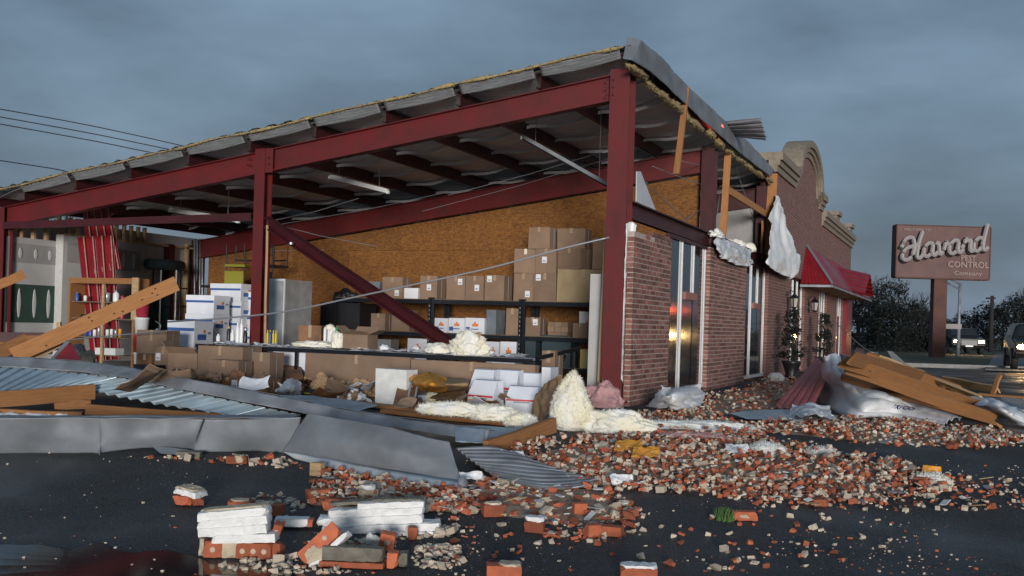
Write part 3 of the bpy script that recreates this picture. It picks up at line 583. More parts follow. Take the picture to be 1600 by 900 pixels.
# ================================================================ THINGS INSIDE
def carton(name, label, cat, X0, X1, Y, dp, z0, h, m='cardboard', yaw=0, group=None, tape='tape', sticker=None, band=None, logo=None, tilt=0, open_=False, seed=0):
    """a box whose front (towards -Y) starts at Y; origin at the foot"""
    w = X1 - X0; random.seed(int(X0 * 997 + z0 * 131) + seed)
    V = [v + Vector((U(-.005, .005), U(-.005, .005), U(-.003, .003) if v.z > 0 else 0)) for v in boxv(-w / 2, w / 2, -dp / 2, dp / 2, 0, h)]
    Fc = list(BF)
    if open_:
        Fc.pop(1); t_ = .006; n_ = len(V)
        V += boxv(-w / 2 + t_, w / 2 - t_, -dp / 2 + t_, dp / 2 - t_, t_, h)
        Fc += [tuple(n_ + i for i in reversed(f)) for i_, f in enumerate(BF) if i_ not in (0, 1)] + [(n_, n_ + 1, n_ + 2, n_ + 3)] + [(4 + i, 4 + (i + 1) % 4, n_ + 4 + (i + 1) % 4, n_ + 4 + i) for i in range(4)]
    o = link(name, raw(name, V, Fc, m), None, ((X0 + X1) / 2, Y + dp / 2, z0), (tilt, 0, yaw)); tag(o, label, cat, group)
    def part(nm, mm, x0, x1, y0, y1, za, zb): return link(nm, raw(nm, boxv(x0, x1, y0, y1, za, zb), BF, mm), o)
    e = .007; f0 = -dp / 2 - e
    if open_:
        for (ax, sgn) in ((0, 1), (0, -1), (1, 1), (1, -1)):
            L = (dp if ax == 0 else w) * .45; an = U(.3, 1.1)
            if ax == 0: q = [(-w / 2, sgn * dp / 2, h), (w / 2, sgn * dp / 2, h), (w / 2 - .02, sgn * (dp / 2 + L * math.cos(an)), h + L * math.sin(an)), (-w / 2 + .02, sgn * (dp / 2 + L * math.cos(an)), h + L * math.sin(an))]
            else: q = [(sgn * w / 2, -dp / 2, h), (sgn * w / 2, dp / 2, h), (sgn * (w / 2 + L * math.cos(an)), dp / 2 - .02, h + L * math.sin(an)), (sgn * (w / 2 + L * math.cos(an)), -dp / 2 + .02, h + L * math.sin(an))]
            V2, F2 = patch([[Vector(q[0]), Vector(q[1])], [Vector(q[3]), Vector(q[2])]], 2, 2, None, .005, lin, lin); link('flap', raw('flap', V2, F2, m), o)
    elif tape:
        part('tape', tape, -.025, .025, -dp / 2 + .01, dp / 2 - .01, h - .004, h + .004)
        part('tape', tape, -.025, .025, f0, f0 + .005, h * .78, h)
        if m in ('cardboard', 'wet_cardboard'):      # flap seams, slightly open
            part('flap_seam', 'print_grey', w / 2 - .001, w / 2 + .0065, -.002, .002, .02, h - .02)
    if sticker: sx_, sz_ = sticker; part('label', 'paper', w * sx_ - .05, w * sx_ + .04, f0 - .002, f0 + .004, h * sz_ - .055, h * sz_ + .055); part('label_print', 'print_grey', w * sx_ - .035, w * sx_ + .02, f0 - .003, f0 - .002, h * sz_ - .03, h * sz_ - .01)
    if band:
        part('lid', m, -w / 2 - .008, w / 2 + .008, -dp / 2 - .008, dp / 2 + .008, h * .74, h + .006)
        part('print_band', 'print_blue', -w / 2 - .002, w / 2 * .98, f0 - .004, f0 - .0005, h * .62, h * .74); part('print_band', 'print_blue', w / 2 + .007, w / 2 + .0115, -dp / 2 * .7, dp * .1, h * .28, h * .5)
        part('print_dot', 'print_orange', w / 2 + .0075, w / 2 + .0115, -.02, .03, h * .55, h * .68); part('hand_hole', 'print_grey', w / 2 + .0075, w / 2 + .011, dp * .2, dp * .36, h * .5, h * .6)
    if logo:
        part('print_patch', 'print_blue', -w / 2 + .02, -w / 2 + .10, f0 - .003, f0 + .002, .04, h * .42); part('print_patch', 'print_blue', -w * .2, w * .2, f0 - .003, f0 + .002, h * .26, h * .32)
        part('print_logo', 'print_orange', -w * .12, w * .2, f0 - .003, f0 + .002, h * .46, h * .64); part('print_logo', 'print_orange', -w * .02, w * .08, f0 - .0045, f0 + .0005, h * .64, h * .76)
    return o
def cpx(x0, x1, yt, Y, dp, z0, name='cardboard_box', label='', cat='box', ym=None, **k):
    """box from the two image columns of its front edges, its top row, and the plane and level it stands on"""
    ym = ym or 500; a = onY(x0, ym, Y); c = onY(x1, ym, Y); h = onY((x0 + x1) / 2, yt, Y).z - z0
    return carton(name, label, cat, a.x, c.x, Y, dp, z0, max(h, .04), **k)

# --- storage racks
RY, RD = 3.7, .62
ups = [onY(px, 490, RY).x for px in (520, 674, 816)] + [-1.55]
ZS = (.30, .83, 1.44)
for k in range(3):
    xa, xb = ups[k] + .035, ups[k + 1] - .035
    R_ = thing('storage_rack', ('black bolted steel rack behind the fallen red beam', 'black steel rack holding the white logo cartons', 'black steel rack beside the brick corner column')[k], 'rack', ((xa + xb) / 2, RY + RD / 2, FLOOR), 'racks along the chipboard wall')
    for x in (xa, xb):
        for y in (RY, RY + RD):
            mb = MB(); mb.box(x - .028, x + .028, y - .02, y + .02, FLOOR, ZS[2] + .03); u_ = mb.build('upright', 'black_metal', R_)
            if y == RY and x == xb:
                for q in range(12): mb = MB(); z = .5 + q * .08; mb.box(x - .007, x + .007, y - .0225, y - .0195, z, z + .028); mb.build('slot', 'steel_cabinet', u_)
    for z in ZS:
        mb = MB(); mb.box(xa - .024, xb + .024, RY - .035, RY - .0205, z - .085, z - .012); mb.build('shelf_beam', 'black_metal', R_)
        mb = MB(); mb.box(xa - .024, xb + .024, RY + RD - .012, RY + RD + .018, z - .075, z - .012); mb.build('shelf_beam', 'black_metal', R_)
        mb = MB(); mb.box(xa - .027, xb + .027, RY - .018, RY + RD - .013, z - .012, z); mb.build('shelf', 'shelf_board', R_)
# boxes on the top shelves: left column, right column, top row, second level
T = ZS[2] + .001
GT = 'cartons lined up on the top rack shelf'
LT = 'plain brown carton standing on the top rack shelf'
for i, (x0, x1, yt, st) in enumerate(((596, 627, 433, (.25, -.0)), (655, 681, 431, (.05, .5)), (696, 725, 431, (.25, .75)), (726, 754, 431, (.15, .5)), (756, 786, 430, (-.25, .85)), (801, 831, 427, None))):
    cpx(x0, x1, yt, RY + .02, .36, T, label=('brown carton alone on the top rack shelf above the red beam', 'tall carton with a label near its top corner beside a shelf gap', LT, LT, 'brown carton with a corner label next to the stacked boxes', 'lower left carton of the high box stack')[i], group=GT, sticker=st if st and st[1] else (.25, .25))
a_ = cpx(832, 867, 427, RY + .02, .36, T, label='lower middle carton of the high box stack with corner label', group=GT, sticker=(-.28, .85))
z2 = onY(850, 427, RY + .02).z + .003
cpx(834, 866, 389, RY + .02, .36, z2, label='upright carton with a tilted white label in the stack', group=GT, sticker=(-.05, .55))
cpx(797, 829, 389, RY + .04, .34, z2, label='leaning narrow carton on the left of the high box stack', group=GT, yaw=.35)
z3 = onY(850, 389, RY + .02).z + .006
cpx(822, 856, 355, RY + .03, .36, z3, label='topmost carton on the left of the high box stack', group=GT, yaw=-.05)
cpx(867, 910, 357, RY + .05, .34, z3 + .0, label='topmost wide carton of the high box stack with a seam', group=GT, yaw=.0)
cpx(870, 912, 388, RY + .04, .40, onY(900, 421, RY).z + .004, label='crooked carton below the topmost wide carton', group=GT, yaw=-.3)
cpx(918, 958, 372, RY + .0, .44, onY(900, 421, RY).z + .004, label='large carton partly behind the corner column', group=GT, yaw=.3)
cpx(869, 950, 421, RY - .03, .5, T, label='long wide pale carton at the end of the top rack shelf', group=GT, m='pale_cardboard')
cpx(572, 592, 440, RY + .1, .3, T, name='grey_tote', label='small grey tote on the top rack shelf by the red beam', cat='tote', m='clear_plastic', tape=None)
cpx(630, 652, 450, RY + .1, .3, T, name='paper_stack', label='flat stack of papers on the top rack shelf', cat='papers', m='paper', tape=None)
# middle shelves
Mz = ZS[1] + .001; GM = 'things on the middle rack shelves'
for x0, x1, lab in ((678, 700, 'torn white logo carton at the end of the white row'), (701, 726, 'white carton with orange and blue print on middle shelf'), (727, 757, 'white carton with orange and blue print beside clear wrap')): cpx(x0, x1, 497, RY + .03, .35, Mz, name='logo_carton', label=lab, m='white_carton', group=GM, logo=True, tape=None)
cpx(760, 775, 484, RY + .03, .4, Mz, name='plastic_tote', label='tall clear plastic tote on the middle shelf', cat='tote', m='clear_plastic', tape=None, group=GM)
cpx(790, 808, 482, RY + .02, .3, Mz, label='sagging carton leaning against the rack upright', group=GM, yaw=.1)
cpx(821, 844, 496, RY + .02, .3, Mz, label='small carton with white label on the right middle shelf', group=GM, sticker=(.2, .75))
for i in range(3):
    for j in range(3):
        cpx(856 + i * 10, 865 + i * 10, 0, RY + .03, .25, Mz + j * .085, label='little tan carton in the block of nine', group='block of small tan cartons', ym=505, tape=None) if False else carton('small_carton', 'little tan carton in the block of nine on the rack', 'box', onY(855, 505, RY).x + i * .125, onY(855, 505, RY).x + i * .125 + .12, RY + .04, .25, Mz + j * .085, .082, 'cardboard', group='block of small tan cartons', tape=None)
cpx(895, 919, 505, RY + .02, .3, Mz, label='brown carton beside the block of small tan cartons', group=GM); cpx(905, 933, 487, RY + .36, .22, Mz, name='logo_carton', label='white logo carton behind the small brown carton', m='white_carton', group=GM, logo=True, tape=None)
cpx(580, 602, 490, RY + .05, .3, Mz, label='upright brown carton on the left middle shelf', group=GM); cpx(612, 640, 484, RY + .05, .3, Mz, label='brown carton behind the fallen red beam', group=GM)
# bottom shelves
Lz = ZS[0] + .001; GL = 'things on the lower rack shelves'
cpx(638, 668, 529, RY + .04, .35, Lz, name='logo_carton', label='white logo carton low on the left rack', m='white_carton', group=GL, logo=True, tape=None)
for x0, x1, lab in ((762, 781, 'half hidden white logo carton on the lowest shelf'), (783, 808, 'white logo carton on the lowest shelf beside upright')): cpx(x0, x1, 534, RY + .04, .35, Lz, name='logo_carton', label=lab, m='white_carton', group=GL, logo=True, tape=None)
cpx(848, 893, 524, RY + .02, .4, Lz, name='storage_tote', label='dark grey storage tote with a pale lid under the small cartons', cat='tote', m='dark_box', tape=None, group=GL)
cpx(908, 927, 546, RY + .1, .3, Lz, name='manila_carton', label='yellow manila carton low at the end of the rack', m='manila', tape=None, group=GL)
cpx(585, 612, 530, RY + .1, .3, Lz, name='grey_tote', label='grey metal tote low on the left rack', cat='tote', m='steel_cabinet', tape=None, group=GL)
cpx(822, 838, 525, RY + .1, .3, Lz, name='binder_row', label='row of dark binders low on the right rack', cat='binders', m='dark_box', tape=None, group=GL)
for k in range(9):
    px = (690, 702, 735, 775, 786, 800, 560, 548, 872)[k]; zz = (Mz + .31, Mz + .3, Mz + .30, Lz, Lz, Mz, Mz, Mz, Mz + .256)[k]
# --- chairs stored upside down
def chair(label, X, Y, z, yaw, mseat, flip):
    t_ = thing('stacking_chair', label, 'chair', (X, Y, z), 'stored chairs', yaw)
    def q(v): v = Vector(v); return Vector((v.x, -v.y, .86 - v.z)) if flip else v
    def pr(nm, V, Fc, mm): link(nm, raw(nm, [q(v) for v in V], Fc if not flip else [tuple(reversed(f)) for f in [tuple(reversed(f)) for f in Fc]], mm), t_)
    pr('seat', boxv(-.22, .22, -.22, .22, .42, .47), BF, mseat); pr('backrest', boxv(-.21, .21, .2, .24, .56, .86), BF, mseat)
    for sx_ in (-1, 1):
        V, Fc = tube([(sx_ * .2, -.2, 0), (sx_ * .2, -.19, .42)], .014, 6); pr('leg', V, Fc, 'black_metal'); V, Fc = tube([(sx_ * .2, .22, 0), (sx_ * .2, .18, .42), (sx_ * .2, .22, .84)], .014, 6); pr('leg', V, Fc, 'black_metal')
    pr('crossbar', boxv(-.2, .2, -.2, -.18, .30, .33), BF, 'black_metal')
zc = 1.02
p = onY(372, 440, 4.0); TH = onY(372, 447, 4.0).z - FLOOR; mb = MB(); mb.box(p.x - .7, p.x + 1.1, 3.7, 4.6, FLOOR + TH - .05, FLOOR + TH); tb = thing('storage_stand', 'tall dark stand against the chipboard wall carrying upturned chairs', 'stand', (p.x, 4.1, FLOOR)); 
add('table_top', mb.V, mb.F, 'black_plastic', tb)
for dx in (-.62, 1.02):
    for dy in (3.78, 4.52): V, Fc = tube([(p.x + dx, dy, FLOOR), (p.x + dx, dy, FLOOR + TH - .05)], .02, 6); add('leg', V, Fc, 'black_metal', tb)
chair('upturned chair with an olive yellow seat on the dark table', p.x - .05, 4.1, FLOOR + TH, .2, 'olive', True); chair('upturned black chair behind the red column', p.x + .75, 4.15, FLOOR + TH, -.2, 'black_plastic', True)
p = onY(487, 500, 3.6); chair('black chair standing beside the steel cabinet', p.x, 3.6, FLOOR, 2.2, 'black_plastic', False); chair('brown backed chair by the rack end', p.x + .45, 4.0, FLOOR, 2.6, 'dark_red_steel', False)
p = onY(535, 500, 3.9); carton('dark_machine', 'bulky dark machine under a glossy wrap beside the rack', 'machine', p.x - .45, p.x + .45, 3.8, .6, FLOOR, 1.28, 'black_plastic', tape=None)
V, Fc = blob((p.x + .0, 4.0, FLOOR + 1.281), .22, .2, .2, 0, .3, 3, 4, 4); tag(add('plastic_bundle', V, Fc, 'black_plastic', None, True), 'glossy black plastic bundle on top of the dark machine', 'bundle')
# --- steel cabinet and pole
p0 = onY(412, 500, .55); p1 = onY(443, 500, .55); zt = onY(428, 436, .55).z
cb = thing('steel_cabinet', 'tall plain galvanised steel cabinet behind the littered bench', 'cabinet', ((p0.x + p1.x) / 2, .85, FLOOR))
mb = MB(); mb.box(p0.x, p1.x, .55, 1.30, FLOOR + .02, zt); add('body', mb.V, mb.F, 'steel_cabinet', cb)
mb = MB(); mb.box(p1.x - .01, p1.x + .01, .54, .57, FLOOR + .02, zt + .004); add('corner_trim', mb.V, mb.F, 'alu', cb); mb = MB(); mb.box(p0.x - .01, p1.x + .004, .543, .548, zt - .03, zt + .005); add('top_trim', mb.V, mb.F, 'alu', cb)
a = onY(416, 533, -.2); c = onY(417, 352, -.13); tag(beam('wood_pole', (a.x, -.22, FLOOR), c, .03, .03, 'pale_lumber'), 'thin pale wooden pole propped against the red column', 'pole')
# --- white file cartons in stacks
def fstack(x0p, x1p, Y, dp, n, ztop_px, lab, grp):
    a = onY(x0p, 500, Y).x; c = onY(x1p, 500, Y).x; zt = onY((x0p + x1p) / 2, ztop_px, Y).z; h = (zt - FLOOR) / n
    for k in range(n):
        carton('file_carton', lab + (' bottom', ' second', ' middle', ' upper', ' on top', ' on top')[min(k, 5) if k < n - 1 else 4]  + ' one', 'box', a + U(-.01, .01), c + U(-.01, .01), Y + U(-.01, .01), dp, FLOOR + .001 + k * h, h - .008, 'white_carton', U(-.02, .02), grp, tape=None, band=True, seed=k)
GF = 'white file cartons beside the red column'
fstack(291, 333, 1.15, .42, 4, 461, 'white file carton with blue band in the short stack,', GF); fstack(328, 376, 1.75, .42, 5, 443, 'white file carton with blue print in the tall stack,', GF); fstack(376, 397, 1.95, .4, 4, 456, 'white file carton half hidden by the red column,', GF)
fstack(263, 304, .45, .45, 2, 501, 'white file carton in the low wide pile near the tan cartons,', GF)
# --- littered bench
BY0, BY1, BZ = -.85, -.17, .585
bx0 = onY(305, 540, BY0).x; bx1 = onY(832, 560, BY0).x
be = thing('work_bench', 'long low black framed work bench littered with papers along the open front', 'bench', ((bx0 + bx1) / 2, -.5, 0))
mb = MB(); mb.box(bx0 + .01, bx1 - .01, BY0 + .032, BY1, BZ - .012, BZ); add('top', mb.V, mb.F, 'paper', be)
mb = MB(); mb.box(bx0, bx1, BY0, BY0 + .03, BZ - .05, BZ + .006); add('front_rail', mb.V, mb.F, 'black_metal', be); mb = MB(); mb.box(bx0, bx1, BY1 + .002, BY1 + .03, BZ - .05, BZ + .006); add('back_rail', mb.V, mb.F, 'black_metal', be)
for t_ in (0.005, .33, .52, .74, .985):
    x = bx0 + (bx1 - bx0) * t_
    for y in (BY0 + .015, BY1 - .03): mb = MB(); mb.box(x - .018, x + .018, y, y + .03, gz(x, y) - .01 if y < -.1 else FLOOR, BZ - .051); add('leg', mb.V, mb.F, 'black_metal', be)
tf = thing('bent_table_frame', 'bent black table frame with no top beside the insulation', 'table frame', tuple(gnd(866, 596)))
V, Fc = prism(RC(.03, .05), onY(832, 560, BY0) + Vector((.05, 0, 0)), onY(905, 545, .1)); add('rail', V, Fc, 'black_metal', tf)
V, Fc = prism(RC(.03, .03), onY(884, 552, -.2), gnd(864, 598, .0)); add('leg', V, Fc, 'black_metal', tf); V, Fc = prism(RC(.03, .03), onY(897, 548, .0), Vector((onY(897, 548, .0).x, .0, .0))); add('leg', V, Fc, 'black_metal', tf)
def flatpaper(name, label, x, y, z, w, h, rz, m, grp, amp=.006, cat='paper'):
    V, Fc = patch([[(-w / 2, -h / 2, 0), (0, -h / 2, .004), (w / 2, -h / 2, 0)], [(-w / 2, h / 2, .003), (0, h / 2, .0), (w / 2, h / 2, .006)]], 6, 6, lambda u, v, p: amp * nz(p + Vector((x * 9, y * 9, 0)), 9), .0015)
    zm = min(v.z for v in V); o = link(name, raw(name, [v - Vector((0, 0, zm)) for v in V], Fc, m, True), None, (x, y, z), (0, 0, rz)); return tag(o, label, cat, grp)
random.seed(21)
for k in range(46):
    x = U(bx0 + .2, bx1 - .2); y = U(BY0 + .18, BY1 - .15)
    flatpaper('paper_sheet', 'loose sheet of paper lying on the littered bench', x, y, BZ + .001 + .004 * k / 10, U(.16, .3), U(.15, .25), U(0, 3), ('paper', 'paper', 'paper', 'vinyl', 'white_carton')[k % 5], 'papers on the bench', .012 if k % 3 else .045)
def bottle(label, x, y, z, r, h, m, cap=None, grp=None, name='bottle', cat='bottle'):
    V, Fc = lathe([(r * .95, 0), (r, .01), (r, h * .72), (r * .45, h * .86), (r * .4, h * .9)] if cap else [(r, 0), (r, h * .97), (r * .9, h)], (0, 0, 0), 12)
    o = link(name, raw(name, V, Fc, m, True), None, (x, y, z)); tag(o, label, cat, grp)
    if cap: V, Fc = lathe([(r * .48, h * .88), (r * .46, h)], (0, 0, 0), 10); link('cap', raw('cap', V, Fc, cap), o)
    return o
def bxp(px, y=-.45): return onY(px, 530, y).x
for i, px in enumerate((418, 422, 427, 431)): bottle('slim tube with yellow cap standing before the steel cabinet', bxp(px, -.3), -.3, BZ + .03, .017, .21, ('yellow_plastic', 'blue_plastic', 'yellow_plastic', 'yellow_plastic')[i], 'yellow_plastic', 'tubes before the cabinet', 'caulk_tube', 'tube')
for i, (px, m_, h_) in enumerate(((357, 'black_plastic', .24), (363, 'white_plastic', .19), (371, 'white_plastic', .30), (377, 'white_plastic', .36), (383, 'black_plastic', .22), (341, 'white_plastic', .12))):
    bottle(('black spray can with a yellow cap on the bench end', 'stubby white tub on the bench end', 'white tall tube beside the file cartons', 'tallest white tube leaning by the file cartons', 'black slim can next to the red column', 'small white cup on the bench')[i], bxp(px, -.3), -.3, BZ + .03, .032 if i else .03, h_, m_, 'yellow_plastic' if i == 0 else 'white_plastic', 'bottles on the bench end')
# bag of tubes, foam scraps, box, red caps
bg_ = thing('tube_bag', 'clear bag bulging with white tubes and bottles on the bench', 'bag', (bxp(515, -.3), -.3, BZ + .03))
for i in range(11):
    an = i * .9; r_ = .03 + .09 * (i % 3) / 2; V, Fc = lathe([(.022, 0), (.024, .02), (.024, U(.2, .27)), (.012, .29)], (bg_.location.x + r_ * math.cos(an), bg_.location.y + r_ * math.sin(an) * .7, BZ + .03), 9); add('tube', V, Fc, ('white_plastic', 'white_plastic', 'green_plastic', 'white_plastic', 'purple_plastic', 'white_plastic')[i % 6], bg_, True)
V, Fc = blob((bg_.location.x, bg_.location.y, BZ + .28), .07, .06, .06, 0, .2, 3, 5, 3); add('foam_ball', V, Fc, 'insulation', bg_, True)
for i, (px, w_, h_) in enumerate(((490, .30, .06), (505, .22, .05), (528, .10, .16))):
    V, Fc = blob((bxp(px, -.55), -.55, BZ + .03), w_, .10, h_, .2, .35, 3, i * 7, 4); tag(add('foam_scrap', V, Fc, 'insulation', None, True), ('long cream foam scrap lying on the bench', 'flat cream foam scrap in front of the tube bag', 'upright foam scrap against the brown bench carton')[i], 'foam scrap')
carton('cardboard_box', 'open brown carton standing alone on the bench', 'box', bxp(536, -.6), bxp(574, -.6), -.6, .28, BZ + .03, .20, 'cardboard', open_=True)
carton('cardboard_box', 'tan carton with an orange mailer on the rack side of the bench', 'box', bxp(462, .4), bxp(492, .4), .45, .3, FLOOR, .86, 'wet_cardboard', yaw=.3)
V, Fc = blob((bxp(686, -.45), -.45, BZ + .02), .19, .16, .10, 0, .3, 3, 3, 4); tag(add('insulation_lump', V, Fc, 'insulation', None, True), 'low insulation lump on the bench under the red beam foot', 'insulation')
p = Vector((bxp(735, -.6), -.62, BZ + .02)); ib = thing('insulation_batt', 'upright insulation batt with brown paper backing on the bench', 'insulation', tuple(p))
V, Fc = blob(p, .26, .16, .20, .15, .35, 3, 12, 5); V, Fc = fuzz(V, Fc, 4000, .028, 3); add('fibre', V, Fc, 'insulation', ib, True)
V, Fc = patch([[p + Vector((-.26, .02, .05)), p + Vector((-.05, -.02, .10)), p + Vector((.14, .0, .22))], [p + Vector((-.22, .06, .16)), p + Vector((.0, .02, .24)), p + Vector((.16, .03, .31))], [p + Vector((-.1, .1, .24)), p + Vector((.05, .08, .30)), p + Vector((.12, .08, .30))]], 14, 12, crumple(.03, 9, 2), .004); add('paper_backing', V, Fc, 'kraft', ib, True)
for i, (px, y) in enumerate(((600, -.5), (765, -.4), (650, -.3))): V, Fc = blob((bxp(px, y), y, BZ + .03), .07, .05, .05, 0, .4, 4, i, 3); tag(add('crumpled_paper', V, Fc, 'paper', None, True), 'crumpled ball of white paper on the bench', 'paper', 'paper balls on the bench')
# --- fallen red beam from the column to the bench
fb = thing('fallen_beam', 'dark red steel beam fallen at a slant from the column onto the bench', 'beam', tuple(Vector((bxp(706, -.5), -.5, BZ + .03))))
pA = onY(414, 347, -.12); pB = Vector((bxp(706, -.5), -.5, BZ + .10)); V, Fc = prism([(a_ - .08, b_2 - .08) for a_, b_2 in CS(.11, .17, .008)], pA, pB, (0, -.2, 1)); add('web', V, Fc, 'dark_red_steel', fb)
V, Fc = lathe([(.03, 0), (.03, .03)], n=8); q = onY(455, 382, -.28); add('bolt_plate', [q + v for v in V], Fc, 'galv', fb)
# --- strip lights, wires, bent conduit
for i, ((a, c), Y) in enumerate(((((267, 327), (372, 344)), 1.9), (((516, 275), (606, 298)), 2.2), (((816, 213), (958, 293)), 1.2))):
    A_, C_ = onY(*a, Y), onY(*c, Y)
    A_ = dep(*a, (A_ - Vector((CX, CY, CZ))).dot(Vector((FW[0], FW[1], 0)))); d_ = (C_ - A_)
    Lt = thing('strip_light', ('long white strip light hanging below the purlins near the drywall', 'white strip light hanging over the shelving', 'dark tubed strip light near the corner column')[i], 'light fixture', tuple(A_.lerp(C_, .5)))
    V, Fc = prism([(-.05, -.02), (.05, -.02), (.03, .03), (-.03, .03)], A_, C_); add('housing', V, Fc, 'white_plastic' if i < 2 else 'galv_dull', Lt)
    for s_ in (-.03, .03):
        o_ = Vector((0, 0, -.035)) + frame(A_, C_, (0, 0, 1))[1] * s_; V, Fc = tube([A_ + o_, C_ + o_], .012, 6); add('tube', V, Fc, 'white_plastic' if i < 2 else 'black_metal', Lt)
    for t_ in (0, 1): e = A_.lerp(C_, t_); V, Fc = blob(e + Vector((0, 0, -.05)), .03, .06, .05, 0, 0, 1, 0, 2); add('end_cap', V, Fc, 'white_plastic', Lt)
    for t_ in (.15, .85):
        e = A_.lerp(C_, t_); V, Fc = tube([e + Vector((0, 0, .03)), Vector((e.x, e.y, rz_(e.x) + .18))], .004, 4); add('hanger', V, Fc, 'wire', Lt)
def cable(name, label, pts, r, m, cat='cable', n=28, grp=None):
    P = [cr([Vector(p) for p in pts], i / n) for i in range(n + 1)]; V, Fc = tube(P, r, 6); return tag(add(name, V, Fc, m, None, True), label, cat, grp)
cable('bent_conduit', 'bent grey conduit sweeping across the bench up to the corner column', [onY(262, 503, -.9), onY(350, 497, -.9), onY(445, 487, -.9), onY(560, 463, -.8), onY(640, 446, -.7), onY(760, 420, -.5), onY(880, 388, -.3), onY(952, 371, -.16)], .013, 'wire', 'conduit')
cable('bent_conduit', 'pale thin conduit from the red flashing scrap to the file cartons', [onY(110, 531, -.6), onY(180, 524, -.6), onY(262, 517, -.6)], .010, 'wire', 'conduit')
for a, c, Y in (((415, 347), (590, 385), 1.5), ((425, 345), (560, 310), 2.5), ((660, 330), (960, 245), 3.5), ((440, 350), (700, 300), 3.2), ((700, 305), (958, 232), 2.9)):
    V, Fc = tube([onY(*a, Y), onY((a[0] + c[0]) / 2, (a[1] + c[1]) / 2 + 3, Y), onY(*c, Y)], .005, 4); add('brace_wire', V, Fc, 'wire', B)
# --- left corner: wooden shelf with cans, red panels, buckets, roll
sy = .55; sx0 = onY(106, 500, sy).x; sx1 = onY(209, 500, sy).x
ws = thing('wooden_shelf', 'open wooden shelf unit of cans and bottles in front of the drywall', 'shelf', ((sx0 + sx1) / 2, sy + .2, FLOOR))
zt = onY(150, 434, sy).z
for x, m_ in ((sx0, 'lumber'), (sx1 - .04, 'lumber')): mb = MB(); mb.box(x, x + .04, sy, sy + .34, FLOOR, zt); add('side_panel', mb.V, mb.F, m_, ws)
for x in ((sx0 + sx1) / 2 + .02,): mb = MB(); mb.box(x, x + .05, sy - .005, sy + .03, FLOOR, zt - .11); add('post', mb.V, mb.F, 'pale_lumber', ws)
mb = MB(); mb.box(sx0 + .041, sx1 - .041, sy, sy + .04, zt - .1, zt - .002); add('head_board', mb.V, mb.F, 'lumber', ws); mb = MB(); mb.box(sx1 - .0395, sx1 + .10, sy - .03, sy - .001, .9, zt + .01); add('face_board', mb.V, mb.F, 'pale_lumber', ws)
shz = [onY(150, yy, sy).z for yy in (471, 497, 526, 554)]
for z in shz: mb = MB(); mb.box(sx0 + .0405, sx1 - .0405, sy + .041, sy + .33, z - .02, z); add('shelf', mb.V, mb.F, 'shelf_board', ws)
random.seed(5); GC = 'cans and bottles on the wooden shelf'
cans = [(0, 118, .035, .15, 'blue_plastic', 1), (0, 131, .03, .10, 'white_plastic', 0), (0, 165, .06, .16, 'steel_cabinet', 0), (0, 179, .055, .2, 'white_plastic', 1), (0, 189, .03, .11, 'red_plastic', 0), (1, 111, .045, .11, 'white_plastic', 0), (1, 131, .07, .06, 'black_plastic', 0), (1, 179, .04, .12, 'green_plastic', 0), (1, 189, .04, .15, 'red_plastic', 1)] + [(2, 134 + 6.6 * i, .03, (.14, .16, .12, .16, .18, .13, .14, .13, .15)[i], ('blue_plastic', 'blue_plastic', 'white_plastic', 'steel_cabinet', 'blue_plastic', 'white_plastic', 'white_plastic', 'steel_cabinet', 'orange_paper')[i], 1 if i in (1, 4) else 0) for i in range(9)] + [(3, 122, .05, .12, 'steel_cabinet', 0)]
LAB = {'blue_plastic': 'blue spray bottle', 'white_plastic': 'white tub', 'steel_cabinet': 'bare metal can', 'red_plastic': 'red container', 'green_plastic': 'green bottle', 'orange_paper': 'orange striped can', 'black_plastic': 'black pot'}
for lv, px, r_, h_, m_, cap in cans: bottle(LAB[m_] + (' on the top board of the wooden shelf', ' on the second board of the wooden shelf', ' in the packed row of the wooden shelf', ' on the lowest board of the wooden shelf')[lv], onY(px, 500, sy + .1).x, sy + .12, shz[lv] + .001, r_, h_, m_, 'blue_plastic' if cap else None, GC)
x = onY(160, 550, sy).x; carton('white_bundle', 'long white bundle lying on the lowest shelf board', 'bundle', x - .24, x + .24, sy + .06, .2, shz[3] + .001, .12, 'foam', tape=None)
rr = rib(.11, .028, .12)
for i, pts in enumerate((((127, 327), (172, 322), (190, 420), (139, 430)), ((119, 371), (178, 368), (190, 560), (141, 566)))):
    Yp = 1.05 - .12 * i; P = [onY(*q, Yp + (.0 if k < 2 else -.12)) for k, q in enumerate(pts)]
    if i == 1: 
        for k in (2, 3): P[k].z = max(P[k].z, FLOOR + .05) 
    V, Fc = patch([[P[0], P[1]], [P[3], P[2]]], 48, 6, lambda u, v, p: rr(u * .46), .004, lin, lin); rp_ = tag(add('ribbed_metal_sheet', V, Fc, 'red_sheet', None), ('upper ribbed red metal panel rising to the rafter', 'lower ribbed red metal panel leaning behind the wooden shelf')[i], 'metal panel', 'red metal panels')
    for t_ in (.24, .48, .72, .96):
        a, c = P[0].lerp(P[1], t_) + Vector((0, -.036, 0)), P[3].lerp(P[2], t_) + Vector((0, -.036, 0)); V, Fc = prism([(-.011, -.004), (.011, -.004), (.006, .008), (-.006, .008)], a, c, (0, -1, 0)); add('rib_highlight', V, Fc, 'highlight_red', rp_)  # pale strips paint in the light that the ribs catch
bx_ = onY(217, 500, .55).x
